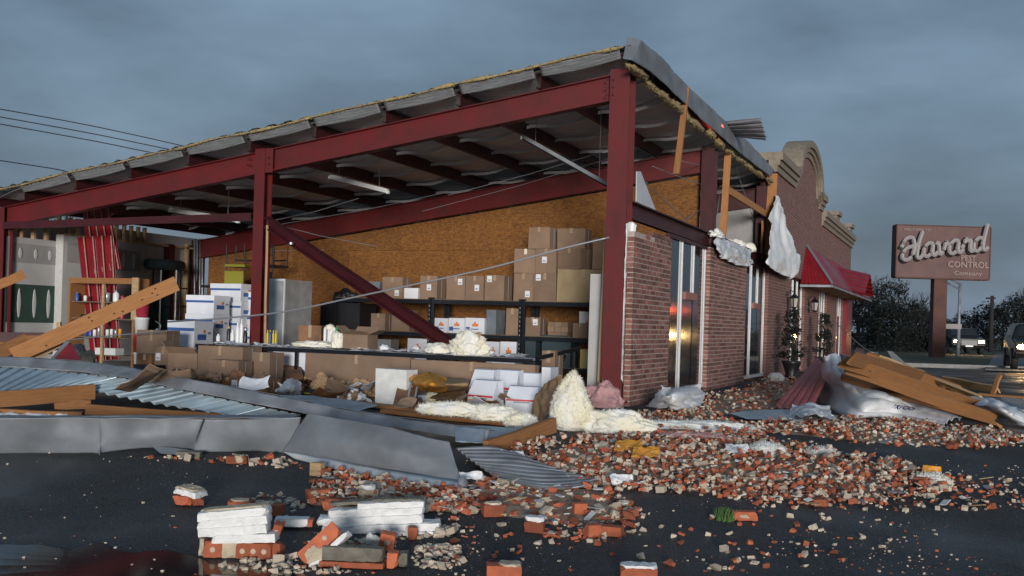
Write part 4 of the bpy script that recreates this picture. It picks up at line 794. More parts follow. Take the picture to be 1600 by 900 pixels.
for i, (h_, m_, z_) in enumerate((('a', 'white_plastic', FLOOR), ('b', 'red_plastic', FLOOR + .30), ('c', 'white_plastic', FLOOR + .60), ('d', 'red_plastic', FLOOR + .90))):
    V, Fc = lathe([(.105, 0), (.12, .26), (.128, .265), (.128, .29), (.11, .292)], (0, 0, 0), 16); o = link('bucket', raw('bucket', V, Fc, m_, True), None, (bx_, .62, z_)); tag(o, ('white bucket at the bottom of the bucket stack', 'red bucket low in the bucket stack', 'white bucket between two red buckets', 'red bucket on top of the bucket stack')[i], 'bucket', 'stacked buckets')
    V, Fc = lathe([(.122, .07), (.1235, .2)], (0, 0, 0), 16); 
y_ = 2.4; A_ = onX(231, 412, XL + .55); C_ = onX(284, 416, XL + .5); V, Fc = tube([A_, C_], .11, 14); cr_ = thing('rolled_tarp', 'dark green ribbed roll lying high on the steel rack by the drywall', 'roll', tuple(A_.lerp(C_, .5))); add('roll', V, Fc, 'teal_dark', cr_, True)
for k in range(14): t_ = (k + .5) / 14; e = A_.lerp(C_, t_); e2 = A_.lerp(C_, t_ + .02); V, Fc = tube([e, e2], .116, 12); add('rib', V, Fc, 'black_plastic', cr_)
V, Fc = lathe([(.07, 0), (.07, .02)], n=12); 
gr = thing('pipe_rack', 'black pipe rack with silver posts holding the dark green roll', 'rack', (onX(255, 480, XL + .5).x, onX(255, 480, XL + .5).y, FLOOR))
for px in (238, 250, 274, 281):
    q = onX(px, 480, XL + .62); V, Fc = tube([(q.x, q.y, FLOOR), (q.x, q.y, onX(px, 422, XL + .62).z)], .016, 8); add('post', V, Fc, 'alu' if px in (250, 274) else 'black_metal', gr, True)
for yy in (452, 480, 512): V, Fc = tube([onX(232, yy, XL + .6), onX(292, yy - 1, XL + .6)], .018, 6); add('rail', V, Fc, 'black_metal', gr)
q = onX(243, 470, XL + .45); V = boxv(q.x - .1, q.x + .1, q.y - .35, q.y + .3, FLOOR, 1.38); tag(add('tarp_bundle', V, BF, 'teal_dark'), 'dark teal covered bundle standing beside the drywall end', 'bundle')
V, Fc = blob(q + Vector((0, 0, 1.381 - q.z)), .13, .3, .10, 0, .4, 3, 3, 3); tag(add('sack', V, Fc, 'kraft', None, True), 'pale sack slumped on the dark teal bundle', 'sack')
# kettle
q = onY(238, 513, .5); kt = thing('kettle', 'small shiny kettle on the tan carton by the buckets', 'kettle', (q.x, .62, FLOOR + .60)); V, Fc = lathe([(.06, 0), (.065, .05), (.03, .1), (.01, .12)], (q.x, .62, FLOOR + .60), 12); add('body', V, Fc, 'galv', kt, True)
V, Fc = tube([(q.x + .05, .62, FLOOR + .66), (q.x + .07, .62, FLOOR + .78), (q.x - .05, .62, FLOOR + .84)], .006, 5); add('handle', V, Fc, 'galv', kt, True)

# ================================================================ DEBRIS IN FRONT
def RM(z=0, x=0, y=0): return Matrix.Rotation(z, 3, 'Z') @ Matrix.Rotation(x, 3, 'X') @ Matrix.Rotation(y, 3, 'Y')
def chipbox(L, D, Hh, seed, amp=.003, chips=5, nx=8, ny=4, nz_=4):
    """a subdivided box with worn arrises and a few corners knocked off"""
    random.seed(seed); idx = {}; V = []; Fc = []
    def vid(i, j, k):
        if (i, j, k) not in idx:
            p = Vector(((i / nx - .5) * L, (j / ny - .5) * D, (k / nz_ - .5) * Hh)); idx[(i, j, k)] = len(V); V.append(p)
        return idx[(i, j, k)]
    for i in range(nx):
        for j in range(ny): Fc += [(vid(i, j, 0), vid(i, j + 1, 0), vid(i + 1, j + 1, 0), vid(i + 1, j, 0)), (vid(i, j, nz_), vid(i + 1, j, nz_), vid(i + 1, j + 1, nz_), vid(i, j + 1, nz_))]
        for k in range(nz_): Fc += [(vid(i, 0, k), vid(i + 1, 0, k), vid(i + 1, 0, k + 1), vid(i, 0, k + 1)), (vid(i, ny, k), vid(i, ny, k + 1), vid(i + 1, ny, k + 1), vid(i + 1, ny, k))]
    for j in range(ny):
        for k in range(nz_): Fc += [(vid(0, j, k), vid(0, j, k + 1), vid(0, j + 1, k + 1), vid(0, j + 1, k)), (vid(nx, j, k), vid(nx, j + 1, k), vid(nx, j + 1, k + 1), vid(nx, j, k + 1))]
    cut = []
    for _ in range(chips):
        n_ = Vector((random.choice((-1, 1)) * U(.4, 1), random.choice((-1, 1)) * U(.2, 1), random.choice((-1, 1)) * U(.2, 1))); c_ = Vector((math.copysign(L / 2, n_.x), math.copysign(D / 2, n_.y), math.copysign(Hh / 2, n_.z))); n_.normalize(); cut.append((n_, c_.dot(n_) - U(.006, .022)))
    out = []
    for p in V:
        e = sum((abs(p.x) > L * .499, abs(p.y) > D * .499, abs(p.z) > Hh * .499))
        p = p * (1 - (.02 if e > 1 else 0)) if e > 1 else p.copy()
        for n_, d_ in cut:
            o_ = p.dot(n_) - d_
            if o_ > 0: p = p - n_ * o_
        q = Vector((nz(p, 40, seed), nz(p, 40, seed + 3), nz(p, 40, seed + 7))) * amp; out.append(p + q)
    return out, Fc
def G(px, py, h=0): return gnd(px, py, h)
def gcart(x0, x1, yt, Y, dp, **k):
    xm = onY((x0 + x1) / 2, 590, Y).x; return cpx(x0, x1, yt, Y, dp, gz(xm, Y) + .002, ym=590, **k)
GQ = 'cartons spilled before the bench'
gcart(240, 268, 541, -1.0, .35, label='tan carton with a small white label near the buckets', group=GQ, sticker=(-.25, .7))
gcart(212, 258, 516, -.35, .3, label='wide brown carton behind the labelled tan carton', group=GQ)
gcart(262, 300, 552, -1.35, .3, label='open tan carton with raised flaps near the file cartons', group=GQ, open_=True, yaw=.25)
gcart(308, 378, 541, -1.35, .42, label='largest tan carton standing before the bench end', group=GQ)
gcart(326, 372, 563, -1.85, .3, label='shallow carton leaning on the largest tan carton', group=GQ, m='cardboard')
gcart(394, 421, 551, -1.5, .3, label='narrow carton with a printed frame on its front', group=GQ)
a = onY(400, 590, -1.5); mb = MB()
a = onY(297, 600, -2.5); c = onY(416, 600, -2.5); zq = onY(356, 612, -2.5).z; carton('cardboard_box', 'long water stained carton with a white shipping label', 'box', a.x, c.x, -2.5, .3, zq, onY(356, 590, -2.5).z - zq, 'wet_cardboard', sticker=(.1, .55), group=GQ); mb = MB(); mb.box(a.x + .05, c.x - .05, -2.45, -2.3, gz(a.x, -2.4), zq - .001); tag(mb.build('support_block', 'lumber'), 'rough timber under the long water stained carton', 'timber')
gcart(214, 236, 553, -1.05, .25, label='yellow brown flat carton beside the buckets', group=GQ, m='wet_cardboard')
gcart(208, 238, 570, -1.3, .25, name='dark_case', label='low black case in front of the yellow brown carton', cat='case', m='black_plastic', tape=None)
gcart(476, 640, 555, -1.0, .12, label='long flat carton leaning under the bench front', group=GQ); gcart(642, 836, 566, -1.0, .12, label='longest pale flat carton behind the mailer boxes', group=GQ)
gcart(426, 478, 545, -.72, .3, name='white_carton', label='white panel showing under the bench beside a leg', cat='panel', m='white_carton', tape=None); gcart(768, 803, 560, -.70, .3, name='white_carton', label='white carton under the bench behind the mailers', cat='panel', m='white_carton', tape=None)
gcart(846, 866, 548, -.5, .3, label='tan carton under the bent table frame', group=GQ)
def folds(amp, n, seed):
    """cloth folds that run along the sheet and wander"""
    def fn(u, v, p):
        w = u * n + 1.1 * nz((v * 2.2, u * .7, 0), 1, seed) + .5 * nz((v * 6, u * 2, 0), 1, seed + 3)
        return amp * ((1 - abs(math.sin(math.pi * w))) ** 1.6 - .25) * (.5 + .8 * abs(nz((v * 3, u, 4), 1, seed))) + .012 * nz(p, 7, seed) + .10 * amp * abs(nz(p, 16, seed))
    return fn
def rag(name, label, cat, rows, m, amp=.02, s=6, seed=0, nu=22, nv=18, th=.004, grp=None, su=cr, sv=cr, disp=None):
    V, Fc = patch(rows, nu, nv, disp or (crumple(amp, s, seed) if amp else None), th, su, sv); return tag(add(name, V, Fc, m, None, True), label, cat, grp)
rag('torn_cardboard', 'torn cardboard sheet folded beside the framed carton', 'cardboard', [[G(418, 560, .42), G(450, 556, .42)], [G(415, 590, .15), G(462, 575, .3)], [G(412, 606, .02), G(470, 606, .02)]], 'cardboard', .015, 3, 2)
rag('torn_cardboard', 'wet brown cardboard slumped in front of the torn sheet', 'cardboard', [[G(440, 568, .35), G(470, 570, .35)], [G(446, 590, .2), G(474, 590, .2)], [G(430, 612, .02), G(476, 614, .02)]], 'wet_cardboard', .02, 3, 4)
for k, (px, py, rx_, rz2) in enumerate(((512, 620, .20, .19), (552, 619, .24, .15), (482, 612, .13, .14))):
    V, Fc = blob(G(px, py), rx_, .14, rz2, .2 * k, .55, 2.2, k * 4 + 1, 4); V = [v + Vector((nz(v, 22, 1), nz(v, 22, 5), nz(v, 22, 9))) * .022 for v in V]
    tag(add('kraft_paper', V, Fc, 'kraft'), ('tallest wad of crumpled brown packing paper before the long carton', 'wide wad of crumpled brown packing paper beside the foam box', 'smallest wad of crumpled brown packing paper by the dark bag')[k], 'paper')
rag('torn_cardboard', 'small torn flap of cardboard next to the white foam box', 'cardboard', [[G(512, 590, .28), G(545, 604, .2)], [G(504, 618, .03), G(540, 622, .03)]], 'cardboard', .01, 4, 6, su=lin, sv=lin)
rag('plastic_bag', 'creased white plastic bag before the stained carton', 'bag', [[G(438, 600, .2), G(455, 592, .25), G(470, 598, .2)], [G(430, 612, .1), G(452, 606, .2), G(470, 612, .1)], [G(428, 622, .01), G(450, 624, .02), G(472, 624, .01)]], 'wrap', .05, 7, 3, 28, 22)
p = G(490, 622); V, Fc = blob(p, .16, .09, .08, .4, .3, 3, 4, 3); tag(add('work_bag', V, Fc, 'black_plastic', None, True), 'dark blue black work bag beside the white plastic bag', 'bag'); 
mb = MB(); mb.box(p.x - .06, p.x + .02, p.y - .13, p.y - .11, p.z + .06, p.z + .075); tag(mb.build('yellow_marker', 'yellow_plastic'), 'bright yellow marker lying on the dark bag', 'marker')
cable('black_cord', 'tangled black cord beside the white plastic bag', [G(415, 612, .02), G(425, 600, .1), G(435, 606, .05), G(428, 616, .02), G(440, 618, .02), G(448, 613, .05)], .012, 'black_plastic', 'cord')
for i, (px, py, a_, c_, h_) in enumerate(((535, 624, .26, .12, .11), (555, 618, .18, .12, .14), (515, 620, .14, .1, .08))):
    V, Fc = blob(G(px, py), a_, c_, h_, .1, .45, 4, i * 5, 4); tag(add('white_fluff', V, Fc, 'foam', None, True), ('wide mound of white fluff beside the foam box', 'tallest mound of white fluff against the foam box', 'smallest mound of white fluff by the cardboard flap')[i], 'fluff')
fo = G(612, 634); tl = .12
carton('foam_box', 'scuffed white foam box standing before the long carton', 'foam box', fo.x - .24, fo.x + .22, fo.y, .22, fo.z, .44, 'foam', yaw=-.1, tape=None)
rag('wet_board', 'shiny brown wet panel leaning on the foam box', 'panel', [[G(622, 600, .26), G(655, 604, .24)], [G(612, 640, .01), G(650, 642, .01)]], 'wet_cardboard', 0, su=lin, sv=lin)
for i, (px, py) in enumerate(((634, 640), (645, 639))):
    a, c = G(px, py, .02), G(px + 8, py - 40, .3); V, Fc = tube([a, c, c + Vector((0, .05, .03))], .014, 6); tag(add('chrome_rod', V, Fc, 'galv', None, True), 'bent shiny rod standing against the wet brown panel', 'rod', 'shiny rods')
rag('orange_mailer', 'crumpled orange padded mailer on the brown paper roll', 'mailer', [[G(640, 588, .36), G(670, 582, .42), G(698, 592, .36)], [G(642, 600, .28), G(672, 600, .38), G(700, 604, .3)], [G(648, 606, .2), G(672, 612, .22), G(695, 614, .2)]], 'orange_paper', .03, 6, 3, 24, 20)
rag('paper_roll', 'brown packing paper rolled beside the mailer boxes', 'paper', [[G(690, 590, .34), G(735, 592, .32)], [G(690, 600, .34), G(732, 600, .34)], [G(685, 614, .2), G(728, 612, .2)], [G(660, 628, .02), G(722, 634, .02)]], 'kraft', .02, 5, 9, 24, 24)
for i, (px, py) in enumerate(((690, 632), (660, 645))): rag('torn_cardboard', ('curled brown scrap before the paper roll', 'curled brown scrap between insulation strips')[i], 'cardboard', [[G(px - 12, py - 14, .12), G(px + 14, py - 16, .14)], [G(px - 14, py, .02), G(px + 12, py, .03)]], 'kraft', .03, 8, i + 3)
random.seed(91); GS = ('torn cardboard scraps before the bench', 'crushed cartons before the bench', 'loose papers in the debris')
for k in range(34):
    px = U(215, 860); py = U(600, 640) if px > 420 else U(585, 606); h_ = U(.02, .16) + (.26 if px < 420 else 0); c_ = G(px, py, h_); w_ = U(.10, .26); a_ = U(0, 3.1); t_ = U(-.7, .7); M_ = RM(a_, t_, U(-.4, .4))
    P_ = [[c_ + M_ @ Vector((w_ * (i - 1) * U(.8, 1.1), w_ * .7 * (j - 1) * U(.7, 1.1), .05 * abs(i - 1) * U(.2, 1.2))) for i in range(3)] for j in range(3)]; kd = k % 3
    rag(('cardboard_scrap', 'cardboard_scrap', 'paper_scrap')[kd], ('bent scrap of brown cardboard strewn before the bench', 'bent scrap of brown cardboard strewn before the bench', 'crumpled sheet of white paper in the debris before the bench')[kd], ('cardboard', 'cardboard', 'paper')[kd], P_, ('cardboard', 'wet_cardboard', 'paper')[kd], .018, 9, k, 14, 12, .004, GS[0] if kd < 2 else GS[2])
for k in range(12):
    px = (236, 285, 335, 372, 405, 440, 520, 545, 665, 700, 850, 868)[k]; py = U(598, 632) if px > 420 else U(588, 600); g_ = G(px, py, 0 if px > 420 else .2); w_ = U(.16, .3); d_ = U(.12, .22); h_ = U(.10, .2)
    V, Fc = chipbox(w_, d_, h_, k + 60, .035, 5, 8, 6, 5); M_ = RM(U(0, 3), U(-.35, .35), U(-.3, .3)); tag(add('crushed_carton', [M_ @ v + g_ + Vector((0, 0, h_ * .45)) for v in V], Fc, 'wet_cardboard' if k % 3 == 0 else 'cardboard'), 'crushed brown carton lying crooked in the debris before the bench', 'box', GS[1])
# mailer boxes
def mailer(label, x0, x1, yt, yb, col, Yoff=0, yaw=0):
    g = G((x0 + x1) / 2, yb); a = onY(x0, yb, g.y); c = onY(x1, yb, g.y); h = onY((x0 + x1) / 2, yt, g.y).z - g.z; w = c.x - a.x
    t_ = thing('mailer_box', label, 'box', (g.x, g.y, g.z), 'white mailer boxes in the debris', yaw)
    V = [Vector(v) for v in ((-w / 2, 0, 0), (w / 2, 0, 0), (w / 2, .22, 0), (-w / 2, .22, 0), (-w / 2, -.0, h * .55), (w / 2, -.0, h * .55), (w / 2, .2, h), (-w / 2, .2, h), (-w / 2 + .02, .1, h * .98), (w / 2 - .02, .1, h * .98))]
    link('body', raw('body', V, [(0, 3, 2, 1), (0, 1, 5, 4), (4, 5, 9, 8), (8, 9, 6, 7), (1, 2, 6, 9, 5), (2, 3, 7, 6), (3, 0, 4, 8, 7)], 'white_carton'), t_)
    link('contents', raw('contents', boxv(-w / 2 + .01, w / 2 - .01, -.012, -.002, .01, h * .40), BF, col), t_)
    link('print_stripe', raw('print_stripe', boxv(-w / 2 + .01, w / 2 - .01, -.008, -.001, h * .48, h * .54), BF, 'print_red'), t_)
    link('print_text', raw('print_text', boxv(-w / 4, w / 4, -.007, -.001, h * .42, h * .46), BF, 'print_grey'), t_)
mailer('open white mailer with orange contents and red stripe', 728, 772, 594, 645, 'orange_paper', yaw=-.15); mailer('white mailer with red stripe tipped before the others', 790, 838, 604, 648, 'paper', yaw=.12)
mailer('white mailer box behind the one with orange contents', 732, 768, 577, 638, 'manila'); mailer('white mailer box with yellow envelopes inside', 769, 806, 578, 638, 'manila'); mailer('grey white mailer box next to the table frame leg', 809, 848, 583, 638, 'orange_paper')
gcart(846, 860, 574, -1.6, .25, name='white_folder', label='upright white folder beside the grey white mailer', cat='folder', m='paper', tape=None)
# insulation
def insul(label, px, py, rx, ry, rz, rot=0, seed=0, m='insulation', amp=.3, k=5, h=0, s=3): V, Fc = blob(G(px, py, h), rx, ry, rz, rot, amp, s, seed, k); V, Fc = fuzz(V, Fc, 2600 if 'grey_mortar' != m else 0, .028, seed); return tag(add('insulation_batt', V, Fc, m, None, True), label, 'insulation')
ba = thing('insulation_batt', 'tall white insulation batt standing up with brown paper on one side', 'insulation', tuple(G(890, 672)))
Vi, Fi = ico(6); g_ = G(890, 672); out = []
for v in Vi:
    t_ = (v.z + 1) / 2; rr_ = (1.02 - .72 * t_ ** 1.1); d = 1 + .22 * fbm(v, 1.6, 3, 5) + .10 * abs(fbm(v, 9, 3, 7))
    out.append(g_ + Vector((v.x * .27 * rr_ * d + .02 * t_, v.y * .18 * rr_ * d, max(0, (t_ * .60 - .03) * (1 + .06 * nz(v, 3))))))
out, Fi2 = fuzz(out, Fi, 9000, .03, 2); add('fibre', out, Fi2, 'insulation', ba, True)
V, Fc = patch([[G(872, 588, .52), G(882, 586, .54)], [G(848, 605, .36), G(872, 612, .36)], [G(836, 632, .16), G(862, 640, .16)], [G(834, 655, .0), G(850, 660, .0)]], 14, 24, crumple(.04, 6, 2), .004); V = [v + Vector((0, -.06, .0)) for v in V]; add('paper_backing', V, Fc, 'kraft', ba, True)
insul('long low yellow white batt lying beside the tall standing batt', 962, 676, .36, .16, .16, .15, 3)
insul('flat cream batt strip lying over the brown boards', 705, 648, .34, .09, .09, .1, 8, h=.10); insul('thick cream batt draped over the board end', 772, 655, .26, .13, .10, .2, 14, h=.08); insul('short cream batt on the board near the mailers', 815, 664, .16, .08, .07, .3, 17, h=.06)
insul('little white tuft between paper roll and mailers', 676, 634, .09, .08, .12, 0, 21)
insul('long flat white batt lying in the brick rubble', 1085, 672, .62, .16, .07, .35, 31, 'foam'); insul('pink edged white batt next to the flat one', 1090, 688, .42, .12, .05, .2, 33, 'pink_insulation')
insul('white tuft of insulation on the rubble with a yellow corner', 1198, 711, .16, .1, .08, 0, 35, 'foam'); insul('yellow tan insulation clump on the rubble', 1243, 705, .08, .06, .05, 0, 36, 'yellow_insulation'); insul('small white tuft beyond the yellow clump', 1282, 711, .11, .07, .05, 0, 37, 'foam'); insul('round cream insulation pad alone on the asphalt', 1457, 757, .13, .1, .06, 0, 38)
V, Fc = blob(G(1205, 604), .07, .07, .09, 0, .2, 3, 4, 3)
insul('grey white lump against the brick wall below the window', 1212, 596, .16, .14, .12, 0, 41, 'foam')
insul('pink insulation heap at the foot of the corner column', 945, 636, .22, .2, .22, 0, 44, 'pink_insulation'); V, Fc = blob(G(925, 618), .12, .1, .14, 0, .4, 4, 3, 4); tag(add('crushed_scrap', V, Fc, 'red_plastic', None, True), 'crushed dark red scrap behind the pink insulation', 'scrap')
# house wrap and sheets
rag('house_wrap', 'crumpled white wrap heaped under the tall side window', 'house wrap', [[G(1035, 604, .3), G(1060, 607, .24), G(1095, 600, .26)], [G(1022, 620, .16), G(1055, 616, .24), G(1100, 618, .12)], [G(1008, 634, .02), G(1050, 640, .04), G(1092, 640, .02)]], 'wrap', 0, 3.5, 5, 60, 44, disp=folds(.10, 2.6, 5))
WR = [[G(1290, 557, .70), G(1301, 552, .74), G(1314, 557, .68)], [G(1281, 588, .38), G(1300, 580, .52), G(1322, 578, .55)], [G(1282, 622, .04), G(1316, 606, .30), G(1350, 600, .38)], [G(1322, 650, .02), G(1356, 628, .2), G(1392, 619, .26)], [G(1395, 652, .02), G(1412, 638, .12), G(1436, 630, .16)], [G(1476, 664, .02), G(1486, 655, .05), G(1504, 652, .06)]]
wf = folds(.075, 3.2, 1)
wr = rag('house_wrap', 'big sheet of white wrap with blue lettering draped over the plank pile', 'house wrap', WR, 'wrap', 0, 3, 1, 60, 110, disp=wf)
def text_mesh(body, size, ext=.002, shear=0):
    c = bpy.data.curves.new('txt', 'FONT'); c.body = body; c.size = size; c.extrude = ext; c.shear = shear; c.offset = size * .02; c.align_x = 'CENTER'; c.align_y = 'CENTER'; c.resolution_u = 2
    o = bpy.data.objects.new('txt', c); COL.objects.link(o); dg = bpy.context.evaluated_depsgraph_get(); me = bpy.data.meshes.new_from_object(o.evaluated_get(dg)); bpy.data.objects.remove(o); bpy.data.curves.remove(c); return me
tm = text_mesh('TRI CO', .2); V = []
for v in tm.vertices:
    v_, u_ = .80 + v.co.x * .16, .45 + v.co.y * .9; c_ = [[Vector(p) for p in r] for r in WR]; q = psurf(c_, u_, v_); e = 1e-3
    nn = (psurf(c_, u_ + e, v_) - q).cross(psurf(c_, u_, v_ + e) - q).normalized(); V.append(q + nn * (wf(u_, v_, q)) + Vector((0, -.01, .014)))
add('blue_print', V, [tuple(p.vertices) for p in tm.polygons], 'print_blue', wr)
rb2 = rib(.13, .022, .25)
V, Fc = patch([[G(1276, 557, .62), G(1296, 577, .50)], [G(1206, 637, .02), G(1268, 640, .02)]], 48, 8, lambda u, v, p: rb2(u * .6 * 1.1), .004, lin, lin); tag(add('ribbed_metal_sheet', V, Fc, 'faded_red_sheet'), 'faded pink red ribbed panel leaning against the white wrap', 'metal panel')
rag('metal_sheet', 'pale blue flat metal sheet lying before the red ribbed panel', 'metal sheet', [[G(1140, 645, .06), G(1220, 640, .08), G(1300, 647, .08)], [G(1165, 654, .02), G(1230, 657, .03), G(1310, 655, .02)]], 'pale_blue_sheet', .01, 3, 2)
rag('plastic_sheet', 'translucent grey plastic crumpled on the pale blue sheet', 'plastic', [[G(1238, 634, .14), G(1268, 630, .18), G(1296, 636, .14)], [G(1234, 650, .05), G(1266, 648, .12), G(1300, 655, .05)]], 'plastic_film', .06, 5, 4, 30, 20)
rag('foam_chip', 'pale green white foam chip beside the blue sheet', 'foam scrap', [[G(1238, 655, .05), G(1254, 657, .05)], [G(1244, 672, .01), G(1252, 670, .01)]], 'foam', .01, 6, 4)
rag('house_wrap', 'rumpled white wrap at the far end of the plank pile', 'house wrap', [[G(1505, 622, .2), G(1540, 622, .2), G(1600, 640, .2)], [G(1520, 634, .15), G(1560, 636, .22), G(1610, 654, .1)], [G(1535, 645, .06), G(1570, 656, .05), G(1620, 672, .02)]], 'wrap', 0, 4, 12, 44, 34, disp=folds(.07, 2.8, 12))
rag('grey_sheet', 'small grey white upright scrap above the wrap', 'metal sheet', [[G(1312, 552, .8), G(1327, 556, .76)], [G(1318, 578, .5), G(1326, 580, .5)]], 'galv', .01, 4, 1)
PL = 'planks in the collapsed pile'
planks = [((1318, 566, .70), (1545, 640, .10)), ((1322, 575, .62), (1552, 655, .06)), ((1350, 557, .72), (1500, 610, .24)), ((1365, 553, .72), (1520, 622, .16)), ((1316, 590, .46), (1470, 634, .16)), ((1332, 600, .36), (1560, 664, .04)), ((1340, 584, .52), (1480, 620, .2)), ((1385, 563, .6), (1540, 628, .14)), ((1330, 560, .76), (1440, 588, .45)), ((1400, 600, .30), (1530, 650, .06))]
PLab = ['long plank along the upper face of the collapsed pile', 'long plank second in the collapsed pile', 'short plank at the top ridge of the pile', 'plank on the far ridge of the pile', 'low plank above the white wrap', 'lowest long plank running out onto the rubble', 'plank in the middle of the pile beside the blue sheet', 'plank on the far slope towards the road', 'stubby plank by the red scrap', 'plank end crossing the lowest long plank']
for i, (a, c) in enumerate(planks): tag(beam('plank', G(*a), G(*c), .04, U(.11, .17), 'lumber', roll=U(.4, 1.3), jag=.04), PLab[i], 'plank', PL)
random.seed(61)
for k in range(14):
    x0, y0_ = U(1316, 1380), U(556, 598); t_ = U(.45, 1); x1, y1_ = x0 + U(120, 190) * t_, y0_ + U(48, 72) * t_; h0 = max(.08, .70 - (y0_ - 556) * .010); h1 = max(.03, h0 - .5 * t_)
    tag(beam('plank', G(x0, y0_, h0), G(x1, y1_, h1), .035, U(.05, .12), 'lumber' if k % 4 else 'pale_lumber', roll=U(.2, 1.4), jag=.06), 'splintered loose plank wedged in the collapsed pile', 'plank', 'splintered planks in the collapsed pile')
rag('metal_sheet', 'pale blue grey metal strip lying among the planks', 'metal sheet', [[G(1338, 577, .60), G(1362, 580, .60)], [G(1400, 604, .36), G(1402, 594, .44)], [G(1464, 622, .24), G(1458, 618, .27)]], 'pale_blue_sheet', .01, 2, 2)
rag('red_scrap', 'small red metal scrap on top of the plank pile', 'metal sheet', [[G(1338, 543, .8), G(1350, 546, .8)], [G(1330, 562, .7), G(1352, 560, .72)]], 'red_sheet', .01, 4, 2)
rag('pale_sheet', 'pale board tilted up beyond the plank pile', 'board', [[G(1386, 548, .7), G(1394, 549, .68)], [G(1398, 570, .5), G(1422, 574, .46)]], 'pale_wood_sheet', 0, su=lin, sv=lin)
tag(beam('plank', G(1476, 594, .14), G(1560, 610, .05), .03, .2, 'pale_lumber', roll=.6), 'pale flat board lying beyond the plank pile', 'plank'); tag(beam('stake', G(1551, 616, .0), G(1562, 586, .36), .09, .04, 'lumber', roll=.3), 'short wooden stake sticking up beyond the wrap', 'stake')
tag(beam('plank', G(1530, 616, .03), G(1640, 624, .03), .09, .04, 'lumber'), 'board on the asphalt at the foot of the stake', 'plank'); rag('grey_sheet', 'grey metal strip lying beyond the far wrap', 'metal sheet', [[G(1535, 618, .08), G(1620, 640, .05)], [G(1540, 626, .03), G(1620, 650, .02)]], 'galv_dull', .01, 3, 4)
rag('pale_sheet', 'wet pale plywood flat near the frame of the far wrap', 'board', [[G(1560, 620, .06), G(1640, 628, .06)], [G(1575, 632, .03), G(1640, 640, .03)]], 'pale_wood_sheet', .005, 3, 4)
cable('fallen_wire', 'thin fallen wire from the lantern down to the plank pile', [onX(1255, 476, .25), onX(1300, 500, .5), G(1345, 540, .85), G(1372, 552, .75)], .008, 'wire', 'wire')
# grey trim, gutter and roof sheets across the left
fasc = [[G(-40, 655, .30), G(60, 653, .30), G(148, 650, .30), G(156, 652, .29), G(165, 650, .30), G(240, 650, .30), G(312, 655, .30), G(322, 655, .29), G(400, 655, .30), G(470, 652, .32)], [G(-40, 682, .15), G(60, 681, .15), G(150, 680, .15), G(158, 684, .12), G(166, 680, .15), G(240, 680, .15), G(302, 682, .15), G(318, 684, .13), G(400, 682, .15), G(465, 680, .16)], [G(-40, 708, .0), G(60, 708, .0), G(145, 708, .0), G(155, 711, .0), G(168, 706, .01), G(238, 699, .04), G(295, 702, .02), G(312, 706, .01), G(400, 706, .0), G(462, 708, .0)]]
V, Fc = patch(fasc, 110, 14, lambda u, v, p: .012 * nz(p, 3, 1) + .006 * nz(p, 9, 4), .003); ft = thing('fascia_trim', 'long dented grey metal fascia trim lying across the asphalt', 'metal trim', tuple(G(200, 706))); add('face', V, Fc, 'trim_grey', ft, True)
V, Fc = patch([[G(238, 698, .045), G(270, 700, .04), G(312, 706, .02)], [G(250, 708, .02), G(285, 712, .01), G(312, 712, .0)]], 16, 4, None, .003); add('bottom_lip', V, Fc, 'galv', ft); V, Fc = patch([[G(-40, 654, .30), G(460, 653, .31)], [G(-40, 649, .29), G(460, 648, .29)]], 30, 2, lambda u, v, p: .008 * nz(p, 4), .003, lin, lin); add('top_flange', V, Fc, 'galv_dull', ft)
BPc = [[G(482, 646, .36), G(560, 660, .36), G(640, 676, .32), G(702, 690, .28)], [G(462, 676, .2), G(550, 692, .22), G(640, 708, .2), G(712, 724, .14)], [G(441, 705, .04), G(540, 722, .05), G(640, 740, .05), G(722, 752, .04)]]
V, Fc = patch(BPc, 70, 26, lambda u, v, p: .035 * nz(p, 1.9, 7) + .012 * abs(nz(p, 5, 2)) + .004 * nz(p, 15, 2), .003); bp_ = thing('buckled_metal_sheet', 'broad buckled grey metal panel with a pale folded lip on the rubble', 'metal panel', tuple(G(600, 740))); add('face', V, Fc, 'trim_grey', bp_, True)
V, Fc = patch([[G(441, 705, .05), G(540, 722, .06), G(640, 740, .06), G(722, 752, .05)], [G(462, 717, .01), G(540, 737, .01), G(640, 758, .01), G(724, 769, .01)]], 50, 3, lambda u, v, p: .006 * nz(p, 6), .003); add('folded_lip', V, Fc, 'galv_light', bp_, True)
V, Fc = blob(G(722, 764), .04, .05, .07, 0, .2, 3, 3, 3); add('end_cap', V, Fc, 'trim_grey', bp_, True)
rbx = rib(.12, .018, .3)
V, Fc = patch([[G(712, 700, .10), G(772, 697, .12), G(820, 716, .10)], [G(745, 724, .06), G(820, 730, .09), G(890, 738, .06)], [G(780, 748, .02), G(862, 762, .05), G(950, 752, .02)]], 30, 70, lambda u, v, p: rbx(v * 1.25) + .015 * nz(p, 2), .003); cs = tag(add('roof_sheet', V, Fc, 'galv_dull', None), 'dull grey ribbed roof sheet bent over the brick rubble', 'roof sheet')
gut = [[G(-40, 557, .50), G(90, 562, .50), G(200, 575, .46), G(300, 594, .40), G(400, 612, .34), G(500, 632, .27), G(620, 652, .19), G(765, 672, .14)], [G(-40, 570, .42), G(90, 578, .40), G(200, 592, .37), G(300, 612, .30), G(400, 632, .24), G(500, 650, .18), G(620, 668, .12), G(760, 690, .05)]]
V, Fc = patch(gut, 100, 8, lambda u, v, p: .016 * nz(p, 4, 3) + .008 * nz(p, 12), .004); gu = thing('gutter', 'long dented dull grey box gutter snaking over the debris', 'gutter', tuple(G(400, 632, .2))); add('face', V, Fc, 'galv_dull', gu, True)
